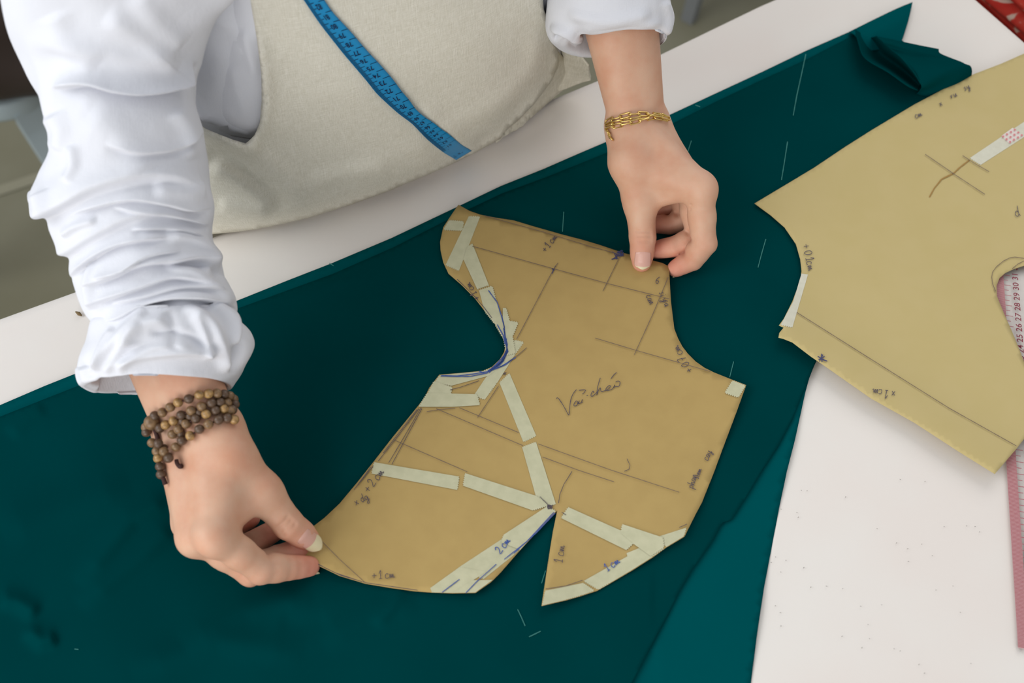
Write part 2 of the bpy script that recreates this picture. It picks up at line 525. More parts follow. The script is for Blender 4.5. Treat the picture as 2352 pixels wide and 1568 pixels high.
def z_top(x, y):
    return z_under(x, y) + 0.0028 + 1.7 * fold_field(x, y, G_FOLDS) + 0.0006 * np.sin(x * .021 + 1) * np.sin(y * .017)

FAR = [(-240, 1032), (0, 930), (100, 887), (180, 855), (360, 771), (545, 690), (660, 644), (760, 605), (900, 546), (1060, 470), (1150, 427),
       (1250, 387), (1330, 352), (1410, 318), (1535, 265), (1640, 216), (1750, 165), (1850, 117), (1955, 71)]
under_poly = FAR + [(2030, 60), (2120, 130), (2190, 195), (2060, 460), (1868, 835), (1850, 900), (1838, 955), (1826, 1010), (1808, 1080), (1790, 1165), (1772, 1260),
                    (1755, 1350), (1740, 1450), (1725, 1568), (1700, 1760), (-260, 1760)]
top_far = [(x + 4, y + 20 + (5 if x < 300 else 0) + 4 * math.sin(x * .01)) for x, y in FAR]
top_far[-1] = (1965, 78)
top_poly = top_far + [(2030, 90), (2110, 150), (2170, 205), (2050, 470), (1870, 840), (1850, 890), (1822, 958), (1790, 1020), (1752, 1078), (1715, 1140), (1682, 1192),
                      (1660, 1200), (1640, 1238), (1592, 1305), (1562, 1355), (1535, 1410), (1492, 1490), (1452, 1568), (1380, 1740), (-230, 1740)]
gf = empty('green_fabric', W(900, 900, 0))
tag(gf, 'dark teal green fabric spread double over the white table cloth', 'fabric')
o = sheet('under_layer', under_poly, z_under, 16, M_green_under, gf, .0006)
o['label'] = 'brighter teal lower layer showing along the edges'
sheet('top_layer', top_poly, z_top, 9, M_green, gf, .0006)

def patch(name, rows, m, parent, n=28, th=.0007):
    """smooth cloth patch through a net of (px, py, z cm) control points"""
    R = np.array([[W(*c) for c in r] for r in rows])
    A = np.array([catmull(r, n) for r in R])
    B = np.array([catmull(A[:, i], n) for i in range(n)])
    V = B.reshape(-1, 3)
    Fq = [(i * n + j, i * n + j + 1, (i + 1) * n + j + 1, (i + 1) * n + j) for i in range(n - 1) for j in range(n - 1)]
    o = mesh(name, V, Fq, m, None)
    if th: solid(o, th, 0)
    if parent is not None: adopt(o, parent)
    return o
# bunched corner at the far right
patch('folded_corner', [[(1950, 74, .35), (2010, 44, .6), (2060, 20, .5), (2096, 5, .3)],
                        [(1962, 80, 1.0), (2015, 66, 1.0), (2060, 48, .8), (2088, 40, .35)],
                        [(1975, 96, .9), (2018, 86, .9), (2050, 84, .7), (2078, 74, .35)],
                        [(1992, 118, .5), (2030, 112, .5), (2055, 104, .4), (2070, 97, .3)]], M_green_under, gf)
patch('folded_corner', [[(1964, 68, 1.5), (1972, 100, 1.7), (1987, 134, 1.8), (2040, 166, 1.9), (2084, 197, 1.9), (2108, 208, 1.2)],
                        [(1985, 80, .7), (1995, 108, .6), (2010, 132, .5), (2050, 158, .5), (2090, 186, .6), (2112, 200, .8)],
                        [(2000, 86, .9), (2015, 106, .6), (2030, 124, .45), (2064, 148, .4), (2096, 176, .5), (2114, 194, .9)],
                        [(2012, 83, 2.2), (2028, 97, 2.3), (2044, 110, 2.4), (2074, 136, 2.5), (2100, 166, 2.4), (2114, 192, 1.8)]], M_green, gf)
patch('folded_corner', [[(2012, 83, 2.2), (2044, 90, 2.6), (2090, 100, 2.4), (2130, 108, 2.0), (2156, 113, 1.6)],
                        [(2026, 95, 2.6), (2060, 103, 2.9), (2100, 112, 2.7), (2135, 120, 2.2), (2161, 124, 1.7)],
                        [(2044, 110, 2.4), (2080, 122, 2.4), (2120, 132, 2.1), (2170, 136, 1.8), (2206, 142, 1.6)],
                        [(2076, 140, 2.5), (2104, 150, 2.4), (2136, 150, 2.3), (2176, 148, 2.1), (2216, 147, 1.9)],
                        [(2114, 192, 1.8), (2130, 186, 2.0), (2156, 172, 2.1), (2190, 156, 2.1), (2228, 151, 1.7)],
                        [(2112, 208, 1.0), (2138, 204, 1.0), (2168, 190, 1.2), (2202, 176, 1.3), (2232, 162, 1.2)],
                        [(2104, 216, .4), (2134, 222, .4), (2166, 212, .4), (2200, 196, .4), (2230, 178, .4)]], M_green, gf, n=36)

CHALK = [[(1851, 124), (1840, 175), (1830, 220), (1822, 265)], [(1809, 325), (1802, 370), (1795, 413)], [(1759, 549), (1750, 580), (1741, 614)],
         [(1295, 486), (1293, 515), (1292, 532)], [(1189, 1399), (1198, 1418), (1206, 1437)], [(1215, 1462), (1242, 1449)],
         [(1685, 830), (1676, 866)], [(1253, 1310), (1244, 1339)], [(1588, 323), (1578, 354)], [(1597, 241), (1608, 245)], [(756, 604), (766, 610)], [(171, 1490), (180, 1491)]]
for st in CHALK:
    ribbon('chalk_mark', [st], z_top, .95, M_chalk, gf, .0005)

# ------------------------------------------------------------------ paper patterns
def gauss(x, y, cx, cy, s): return np.exp(-((x - cx) ** 2 + (y - cy) ** 2) / (s * s))
def z_paper(x, y):
    return (0.0066 + 0.0052 * gauss(x, y, 690, 1255, 110) + 0.0050 * gauss(x, y, 1510, 595, 100)
            + 0.0030 * gauss(x, y, 1246, 1390, 90) + .002 * gauss(x, y, 1100, 1361, 90) + .003 * gauss(x, y, 1714, 884, 120) + .003 * gauss(x, y, 1572, 1232, 130)
            + 0.0008 * np.sin(x * .012) * np.sin(y * .01 + 1))
PAPER = [(1053, 470), (1078, 484), (1104, 493), (1140, 500), (1180, 506), (1230, 521), (1290, 538), (1340, 551), (1380, 563), (1430, 580), (1480, 593), (1522, 604), (1537, 612),
         (1538, 640), (1541, 690), (1545, 725), (1549, 755), (1557, 776), (1567, 795), (1580, 812), (1598, 830), (1618, 844), (1640, 855), (1680, 871), (1714, 884),
         (1692, 945), (1660, 1030), (1640, 1084), (1612, 1154), (1598, 1180), (1572, 1232), (1530, 1257), (1500, 1279), (1453, 1309), (1400, 1340), (1372, 1356), (1335, 1368), (1300, 1378), (1244, 1391),
         (1250, 1350), (1262, 1270), (1270, 1220), (1280, 1172), (1240, 1214), (1190, 1268), (1150, 1314), (1134, 1330), (1128, 1336), (1092, 1361),
         (1040, 1362), (990, 1360), (950, 1357), (900, 1350), (840, 1340), (780, 1322), (730, 1298), (700, 1280), (684, 1262), (690, 1236),
         (712, 1214), (745, 1189), (780, 1156), (820, 1108), (858, 1060), (900, 1006), (960, 932), (975, 913), (986, 890), (1009, 860),
         (1060, 856), (1110, 851), (1130, 842), (1148, 825), (1158, 808), (1161, 793), (1157, 778), (1140, 748), (1115, 716), (1090, 684), (1060, 654), (1030, 628),
         (1018, 602), (1012, 575), (1011, 555), (1018, 522), (1035, 496)]
pp = empty('paper_pattern', W(1300, 900, 0))
tag(pp, 'brown kraft paper pattern patched with masking tape, held down by both hands', 'paper pattern')
sheet('sheet', PAPER, z_paper, 15, M_kraft, pp, .0003)

TAPES = [[(1077, 496), (1103, 497), (1054, 622), (1023, 609)], [(1031, 505), (1066, 508), (1062, 530), (1018, 528)],
         [(1085, 559), (1072, 567), (1064, 595), (1096, 664), (1123, 655)], [(1100, 666), (1131, 656), (1142, 697), (1160, 740), (1170, 790), (1160, 790), (1154, 775), (1136, 744), (1113, 715)],
         [(1155, 707), (1163, 707), (1171, 736), (1191, 740), (1178, 772), (1184, 811), (1162, 817), (1160, 800), (1154, 762)], [(1181, 780), (1204, 785), (1184, 813), (1168, 817)],
         [(1160, 812), (1184, 813), (1142, 879), (1123, 905), (1113, 918), (1088, 908), (1116, 866), (1140, 838)], [(1010, 861), (1108, 852), (1132, 843), (1150, 826), (1162, 834), (1122, 863), (1035, 886), (998, 876)],
         [(997, 874), (1040, 889), (1032, 916), (982, 902)], [(981, 902), (1096, 905), (1103, 930), (1040, 934), (961, 934)],
         [(1147, 878), (1170, 856), (1232, 1001), (1202, 1015)], [(1199, 1026), (1231, 1014), (1277, 1158), (1238, 1165)],
         [(859, 1061), (1055, 1094), (1051, 1125), (853, 1087)], [(1068, 1086), (1234, 1139), (1264, 1160), (1224, 1172), (1063, 1115)],
         [(1257, 1162), (1277, 1173), (1238, 1215), (1195, 1262), (1150, 1245), (1156, 1228)], [(1158, 1234), (1215, 1238), (1190, 1266), (1110, 1330), (1085, 1318), (1053, 1303)],
         [(1055, 1302), (1118, 1312), (1042, 1361), (992, 1360), (988, 1350)], [(1085, 1332), (1132, 1331), (1092, 1360), (1040, 1361)],
         [(1305, 1164), (1433, 1221), (1458, 1245), (1439, 1263), (1288, 1189)], [(1429, 1203), (1523, 1234), (1526, 1256), (1495, 1277), (1453, 1247), (1425, 1223)],
         [(1512, 1232), (1577, 1211), (1571, 1231), (1530, 1256)], [(1439, 1270), (1495, 1247), (1527, 1258), (1498, 1279), (1452, 1308), (1400, 1339), (1374, 1354), (1340, 1334), (1441, 1277)],
         [(1252, 1356), (1340, 1338), (1366, 1356), (1335, 1367), (1300, 1377), (1245, 1390)], [(1682, 873), (1713, 885), (1696, 913), (1664, 902)]]
def zigzag(poly, short=46):
    """cut ends of torn tape: short edges get small teeth"""
    P = [np.array(p, float) for p in poly]; out = []
    for a, b in zip(P, P[1:] + P[:1]):
        out.append(a)
        L = np.linalg.norm(b - a)
        if 18 < L < short:
            n = int(L / 4.5); d = (b - a) / L; nn = np.array([-d[1], d[0]])
            for i in range(1, 2 * n): out.append(a + (b - a) * i / (2 * n) + nn * (1.3 if i % 2 else -1.3))
    return out
def tape_strip(poly, zf, k, m, parent, zig=True):
    dz = .00022 + .00012 * (k % 5)
    return sheet('tape_strip', zigzag(poly) if zig else poly, lambda x, y: zf(x, y) + dz, 12, m, parent, 0)
for k, t in enumerate(TAPES): tape_strip(t, z_paper, k, M_tape, pp)

ZT = .0010
def lines(zf, parent, name, m, hw, *sts):
    for st in sts: ribbon(name, [st], zf, hw, m, parent, ZT)
lines(z_paper, pp, 'pencil_line', M_pencil, .8,
      [(1085, 565), (1272, 617), (1400, 652), (1537, 686)], [(1282, 603), (1272, 617), (1187, 778)], [(1113, 495), (1250, 533), (1360, 567), (1425, 584)], [(1424, 588), (1385, 668)],
      [(1535, 636), (1500, 720), (1457, 814)], [(1367, 776), (1460, 804), (1590, 841), (1632, 853)], [(1210, 798), (1190, 815), (1168, 830)], [(1145, 886), (1097, 958)],
      [(1002, 938), (1201, 1023)], [(1246, 1049), (1330, 1080), (1410, 1106)], [(1055, 936), (1191, 993)], [(1236, 1019), (1400, 1078), (1560, 1130)], [(905, 1010), (1073, 1083)],
      [(716, 1219), (780, 1284), (838, 1337)], [(980, 945), (1010, 940), (1045, 937)])
lines(z_paper, pp, 'ink_line', M_ink, .7, [(962, 938), (915, 1000), (869, 1058)], [(967, 936), (930, 1000), (893, 1062)], [(969, 938), (900, 1066)], [(958, 940), (880, 1040)],
      [(857, 1070), (813, 1124)], [(852, 1072), (818, 1118)], [(1314, 1082), (1295, 1112), (1286, 1135), (1283, 1155)], [(1440, 1053), (1447, 1068), (1445, 1077), (1434, 1082)],
      [(709, 1282), (745, 1303), (783, 1321), (841, 1338), (959, 1355)], [(715, 1288), (770, 1315), (830, 1335)], [(1253, 1352), (1300, 1345), (1338, 1332)], [(1034, 895), (1060, 888), (1100, 874)],
      [(1290, 1176), (1300, 1182)], [(1560, 1211), (1578, 1203)], [(1050, 641), (1083, 673), (1112, 706), (1130, 730)], [(1240, 1140), (1262, 1162)])
def jitter(st, a): return [(x + random.uniform(-a, a), y + random.uniform(-a, a)) for x, y in st]
neck = [(1123, 667), (1134, 682), (1141, 694), (1150, 722), (1157, 750), (1161, 775), (1164, 790), (1164, 806), (1156, 826), (1143, 840), (1122, 853)]
ribbon('ink_line', [jitter(neck, 1.2), jitter(neck[3:], 2.5), jitter(neck[5:], 3), jitter(neck[6:], 3), jitter(neck[7:], 3.5), jitter(neck[4:9], 4), jitter(neck[5:10], 3), jitter(neck[6:10], 4), jitter(neck[4:8], 3), [(1122, 852), (1140, 836), (1158, 816)], [(1128, 850), (1150, 832), (1160, 812)], [(1136, 846), (1154, 830)], [(1118, 855), (1136, 840)], [(1112, 856), (1100, 852)], [(1120, 853), (1090, 858), (1050, 863), (1014, 862)],
                    [(1120, 856), (1080, 864), (1040, 864), (1012, 863)], [(1122, 853), (1150, 842), (1185, 820)], [(1125, 850), (1160, 838), (1178, 824)], [(1142, 745), (1156, 770), (1160, 790)]], z_paper, 1.1, M_blue_ink, pp, ZT)
lines(z_paper, pp, 'ink_line', M_blue_ink, 1.0, [(1272, 1176), (1210, 1243), (1158, 1284)], [(1275, 1178), (1230, 1225), (1180, 1270)], [(1140, 1295), (1095, 1335), (1070, 1361)], [(1055, 1330), (1015, 1360)])
def scribble(cx, cy, r, n): return [[(cx + random.uniform(-r, r), cy + random.uniform(-r, r) * .8) for _ in range(3)] for _ in range(n)]
ribbon('ink_scribble', scribble(1425, 581, 9, 9) + scribble(1416, 587, 13, 4), z_paper, .8, M_navy, pp, ZT)
ribbon('ink_scribble', scribble(1264, 1164, 7, 9), z_paper, 1.0, M_ink, pp, ZT)
ribbon('ink_scribble', scribble(1271, 618, 3, 4) + [[(1276, 610), (1268, 628)]], z_paper, 1.0, M_navy, pp, ZT)
ribbon('ink_scribble', scribble(1159, 857, 4, 4), z_paper, .9, M_ink, pp, ZT)

# handwriting: a small stroke alphabet, x to the right, y up, letters about one unit tall
GL = {'+': [[(.0, .4), (.5, .42)], [(.26, .66), (.22, .12)]], '-': [[(0, .4), (.4, .42)]], '.': [[(.05, .0), (.09, .03)]],
      '1': [[(.02, .6), (.22, .95), (.16, .02)], [(.0, .02), (.34, .04)]], '0': [[(.3, .9), (.06, .7), (.02, .25), (.2, .0), (.42, .25), (.44, .7), (.3, .9)]],
      '2': [[(.02, .7), (.2, .95), (.4, .75), (.28, .4), (.0, .04), (.5, .06)]], '7': [[(.0, .9), (.45, .92), (.16, .0)], [(.08, .45), (.4, .47)]],
      'c': [[(.36, .46), (.2, .55), (.03, .35), (.06, .06), (.24, .0), (.4, .12)]], 'm': [[(.0, .5), (.05, .02), (.18, .48), (.26, .05), (.4, .46), (.46, .06), (.6, .14)]],
      'd': [[(.34, .44), (.14, .52), (.0, .25), (.14, .0), (.34, .2)], [(.4, 1.0), (.33, .3), (.42, .0)]], 'g': [[(.36, .46), (.12, .5), (.02, .22), (.2, .05), (.36, .4), (.3, -.35), (.08, -.4), (.1, -.22), (.5, .05)]],
      'o': [[(.2, .5), (.03, .3), (.1, .02), (.3, .05), (.36, .32), (.2, .5), (.44, .46)]], 'x': [[(.0, .5), (.36, .02)], [(.34, .52), (.0, .0)]],
      'p': [[(.06, .52), (.0, -.4)], [(.05, .36), (.22, .56), (.38, .36), (.22, .06), (.04, .14)]], 'h': [[(.06, 1.0), (.0, .0), (.16, .46), (.3, .36), (.3, .02), (.4, .06)]],
      'i': [[(.04, .5), (.02, .06), (.16, .04)], [(.06, .7), (.1, .76)]], 'a': [[(.34, .46), (.12, .5), (.0, .2), (.16, .0), (.34, .38), (.32, .06), (.46, .06)]],
      'y': [[(.0, .5), (.08, .14), (.26, .2), (.34, .5), (.26, -.3), (.08, -.36), (.12, -.16), (.46, .06)]], 'n': [[(.0, .5), (.04, .02), (.2, .5), (.3, .4), (.3, .04), (.42, .06)]],
      'e': [[(.04, .26), (.32, .34), (.2, .54), (.02, .26), (.16, .0), (.4, .12)]], 'u': [[(.0, .5), (.02, .1), (.2, .04), (.34, .48), (.34, .06), (.46, .06)]],
      's': [[(.3, .5), (.08, .44), (.26, .2), (.14, .0), (.0, .06)]], "'": [[(.0, .7), (.14, .95)]], 'r': [[(.0, .5), (.02, .02), (.1, .36), (.3, .5)]], ' ': [], '6': [[(.34, .9), (.06, .5), (.06, .1), (.3, .04), (.34, .36), (.08, .36)]]}
ADV = {'m': .66, ' ': .3, '.': .2, "'": .1, 'i': .24, '1': .4}
def note(txt, x, y, ux, uy, size, zf, m, parent, hw=.8):
    """handwriting starting at pixel (x, y), running along (ux, uy)"""
    L = math.hypot(ux, uy); ux, uy = ux / L, uy / L
    vx, vy = uy, -ux
    st = []; pen = 0
    for ch in txt:
        for g in GL.get(ch, []):
            c = catmull(np.array(g), max(2, 4 * len(g))) if len(g) > 2 else np.array(g)
            st.append([(x + size * ((pen + a) * ux + b * vx), y + size * ((pen + a) * uy + b * vy)) for a, b in c])
        pen += ADV.get(ch, .5)
    if st: return ribbon('handwritten_note', st, zf, hw, m, parent, ZT)
VAI = [[(370, 930), (400, 915), (450, 970), (540, 1110), (620, 1260), (650, 1300), (665, 1240), (680, 1060), (710, 910), (770, 790), (825, 730)],
       [(850, 1000), (820, 985), (780, 1030), (765, 1080), (790, 1100), (840, 1070), (858, 1000), (862, 1052)], [(890, 975), (872, 1045), (905, 1038), (940, 1010), (955, 950), (945, 1000), (960, 1025)],
       [(875, 745), (1010, 735), (1020, 765), (960, 830)], [(1050, 858), (1082, 862)], [(1205, 800), (1200, 760), (1165, 800), (1150, 860), (1170, 880), (1220, 850), (1280, 790)],
       [(1360, 465), (1320, 600), (1290, 740), (1285, 850), (1300, 790), (1355, 690), (1370, 740), (1385, 780), (1430, 762)],
       [(1430, 762), (1500, 740), (1570, 690), (1585, 650), (1560, 635), (1500, 690), (1485, 730), (1520, 750), (1600, 730), (1650, 690), (1690, 620), (1660, 680), (1700, 662), (1780, 650), (1805, 590), (1790, 545), (1740, 540), (1705, 560)],
       [(1600, 485), (1670, 390), (1730, 345)]]
ribbon('handwritten_note', [[(1240 + a / 9.8, 820 + b / 9.8) for a, b in (catmull(s, 5 * len(s)) if len(s) > 2 else s)] for s in VAI], z_paper, .85, M_ink, pp, ZT)
note('+ 1 cm', 1254, 580, 24, -32, 17, z_paper, M_ink, pp)
note('+ 1 cm', 1103, 684, -22, -34, 17, z_paper, M_ink, pp)
note('+ 2 cm', 848, 1132, 40, -54, 22, z_paper, M_ink, pp)
note('x dg', 818, 1160, 42, -20, 19, z_paper, M_ink, pp)
note('+ 1 cm', 855, 1330, 60, -4, 20, z_paper, M_ink, pp)
note('2 cm', 1150, 1272, 26, -34, 20, z_paper, M_blue_ink, pp, 1.0)
note('1 cm', 1292, 1292, 6, -40, 22, z_paper, M_ink, pp)
note('1 cm', 1396, 1312, 42, -30, 20, z_paper, M_blue_ink, pp, 1.0)
note('phan', 1592, 1122, 14, -46, 17, z_paper, M_ink, pp)
note('siem', 1604, 1100, 14, -40, 13, z_paper, M_ink, pp)
note('cay', 1626, 1058, 14, -34, 16, z_paper, M_ink, pp)
note('+ 0.7 cm', 1592, 850, -46, -78, 20, z_paper, M_ink, pp)
note('6', 1505, 650, 40, 10, 18, z_paper, M_ink, pp)
note('9 can', 1478, 668, 14, 30, 16, z_paper, M_ink, pp)
note('si y', 1514, 672, 12, 30, 16, z_paper, M_ink, pp)
note('sa', 1524, 690, 6, 30, 16, z_paper, M_ink, pp)

# right hand pattern piece
def z_rp(x, y):
    e, _, _ = seg_dist(x, y, [(1790, 776), (1900, 843), (2100, 970), (2285, 1088)])
    return 0.0068 + 0.0045 * np.exp(-(e / 80) ** 2) + .0008 * np.sin(x * .01) * np.sin(y * .012) + .002 * gauss(x, y, 1800, 760, 60)
RPAPER = [(1733, 467), (1800, 427), (1870, 385), (1940, 338), (2000, 300), (2100, 240), (2170, 203), (2232, 172), (2300, 146), (2352, 123), (2520, 50), (2520, 560), (2420, 602), (2352, 610), (2330, 617), (2310, 626),
          (2296, 638), (2289, 656), (2290, 680), (2305, 717), (2325, 762), (2343, 806), (2352, 830), (2385, 900), (2402, 945), (2352, 1008), (2335, 1030), (2285, 1088),
          (2240, 1060), (2200, 1035), (2100, 970), (2000, 914), (1900, 844), (1862, 818), (1820, 786), (1800, 778), (1788, 775), (1790, 764), (1800, 752), (1789, 747), (1800, 732), (1820, 692), (1838, 644), (1841, 622), (1838, 595), (1828, 560), (1802, 522), (1770, 494)]
rp_ = empty('paper_pattern', W(2100, 600, 0))
tag(rp_, 'pale kraft paper piece with curved armhole lying over the clear ruler', 'paper pattern')
sheet('sheet', RPAPER, z_rp, 10, M_kraft_pale, rp_, .0003)
tape_strip([(1841, 628), (1856, 630), (1820, 752), (1793, 746), (1822, 692)], z_rp, 0, M_tape_white, rp_)
tape_strip([(2227, 363), (2300, 314), (2420, 235), (2424, 268), (2330, 329), (2252, 379)], z_rp, 0, M_tape_white, rp_)
dp = tape_strip([(2300, 312), (2326, 293), (2349, 312), (2318, 330)], z_rp, 1, mat('pale_dotted_tape', srgb(226, 214, 206), .6), rp_, False)
dots = []
for i in range(4):
    for j in range(3):
        cx = 2304 + i * 9 + j * 8; cy = 313 - i * 5.2 + j * 6.2
        dots.append([(cx - 2.2, cy), (cx + 2.2, cy + .4)])
ribbon('tape_dots', dots, z_rp, 2.0, mat('pink_dot', srgb(214, 124, 128), .6), rp_, .0012)
lines(z_rp, rp_, 'pencil_line', M_pencil, .8, [(1830, 717), (1990, 818), (2180, 937), (2335, 1024)], [(2125, 354), (2195, 402), (2262, 446)], [(2211, 357), (2240, 376), (2272, 394)],
      [(2352, 593), (2331, 590), (2319, 592), (2305, 599), (2289, 612), (2280, 624), (2278, 636), (2280, 652), (2287, 669)], [(2325, 617), (2338, 606), (2352, 599)])
ribbon('paper_crease', [[(2227, 367), (2205, 384), (2190, 398), (2163, 411)], [(2163, 411), (2146, 432), (2135, 452)]], z_rp, 1.6, M_crease, rp_, .0006)
note('+ 0 1cm', 1843, 562, 14, 62, 20, z_rp, M_ink, rp_)
note('x 1 cm', 2056, 898, -64, -8, 20, z_rp, M_ink, rp_)
ribbon('ink_scribble', [[(1878, 818), (1896, 828)], [(1890, 814), (1882, 830)], [(1880, 826), (1894, 818)], [(1887, 812), (1888, 831)], [(1884, 824), (1900, 829)]], z_rp, 1.2, M_navy, rp_, ZT)
note('d', 2334, 498, 10, -3, 24, z_rp, M_ink, rp_)
for tx, x, y in (('sy', 2216, 208), ('ru', 2186, 226), ('x', 2160, 244), ('cm', 2104, 272)): note(tx, x, y, 26, -12, 15, z_rp, M_ink, rp_)

# ------------------------------------------------------------------ ruler (clear plastic, lies under the right pattern)
R31 = W(2303, 635, 0); R5 = W(2350.5, 1329, 0)          # inner ends of the long ticks on the red band
rdir = (R31 - R5) / np.linalg.norm(R31 - R5)
CM = np.linalg.norm(R31 - R5) / 26.0
rx = np.array([rdir[1], -rdir[0], 0.0])                # to the right of the scale
R0 = R5 - rdir * 5 * CM
rl = empty('ruler', R0)
tag(rl, 'clear plastic ruler with red scale lying under the right paper pattern', 'ruler')
BAND = 0.0078; RZ = 0.0022
def RP(a, b, z=0.0): return R0 + rdir * a * CM + rx * b + np.array([0, 0, z])   # a cm along, b m across
def ruler_body():
    a0, a1, b0, b1, r = -.25, 45, -BAND, .05, .25
    out = []
    for (ca, cb, st) in ((a0 + r, b0 + r * CM, 180), (a0 + r, b1 - r * CM, 270), (a1 - r, b1 - r * CM, 0), (a1 - r, b0 + r * CM, 90)):
        for k in range(5):
            an = math.radians(st + 22.5 * k)
            da = math.cos(an); db = math.sin(an)
            out.append((ca + r * da, cb + r * CM * db))
    V = [RP(a, b, .0002) for a, b in out] + [RP(a, b, RZ) for a, b in out]
    n = len(out)
    Fq = [tuple(range(n))[::-1], tuple(range(n, 2 * n))] + [(i, (i + 1) % n, n + (i + 1) % n, n + i) for i in range(n)]
    me = bpy.data.meshes.new('body'); me.from_pydata([tuple(v) for v in V], [], Fq); me.update()
    bm = bmesh.new(); bm.from_mesh(me); bmesh.ops.recalc_face_normals(bm, faces=bm.faces[:]); bm.to_mesh(me); bm.free()
    return adopt(link('body', me, M_clear, None, False), rl)
ruler_body()
V = []; Fq = []
def rrect(a0, a1, b0, b1, z=RZ + .00015):
    k = len(V)
    for a, b in ((a0, b0), (a0, b1), (a1, b1), (a1, b0)): V.append(RP(a, b, z))
    Fq.append((k, k + 1, k + 2, k + 3))
for i in range(0, 400):
    rrect(i * .1 - .029, i * .1 + .029, -BAND + .0004, -.0002)
for i in range(0, 80):
    rrect(i * .5 - .028, i * .5 + .028, -.0002, .0050 if i % 2 == 0 else .0032)
adopt(mesh('scale_marks', V, Fq, M_redprint, None, False), rl)
tint = mesh('colour_band', [RP(-.1, -BAND + .0003, RZ + .00008), RP(-.1, -.0002, RZ + .00008), RP(40, -.0002, RZ + .00008), RP(40, -BAND + .0003, RZ + .00008)], [(0, 1, 2, 3)], mat('pink_band', srgb(208, 172, 170), .5), None, False)
adopt(tint, rl)

def text_mesh(txt, size=1.0):
    cu = bpy.data.curves.new('glyphs', 'FONT'); cu.body = txt; cu.size = size; cu.resolution_u = 3
    cu.align_x = 'CENTER'; cu.align_y = 'CENTER'; cu.offset = 0.010
    ob = bpy.data.objects.new('glyphs', cu); COL.objects.link(ob)
    dg = bpy.context.evaluated_depsgraph_get(); dg.update()
    me = bpy.data.meshes.new_from_object(ob.evaluated_get(dg))
    V = np.array([tuple(v.co) for v in me.vertices]); Fc = [tuple(p.vertices) for p in me.polygons]
    bpy.data.objects.remove(ob); bpy.data.curves.remove(cu); bpy.data.meshes.remove(me)
    return V, Fc
for n in range(1, 36):
    tv, tf = text_mesh(str(n))
    # text runs along the ruler (up), glyph tops to the left
    V = [RP(n + p[0] * .78 + .0, .0092 - p[1] * .0066, RZ + .0002) for p in tv]
    adopt(mesh('numeral', V, tf, M_darkred, None, False), rl)

# ------------------------------------------------------------------ implicit surfaces for the figure
def smin(a, b, k):
    h = np.clip(0.5 + 0.5 * (b - a) / k, 0, 1)
    return b + (a - b) * h - k * h * (1 - h)

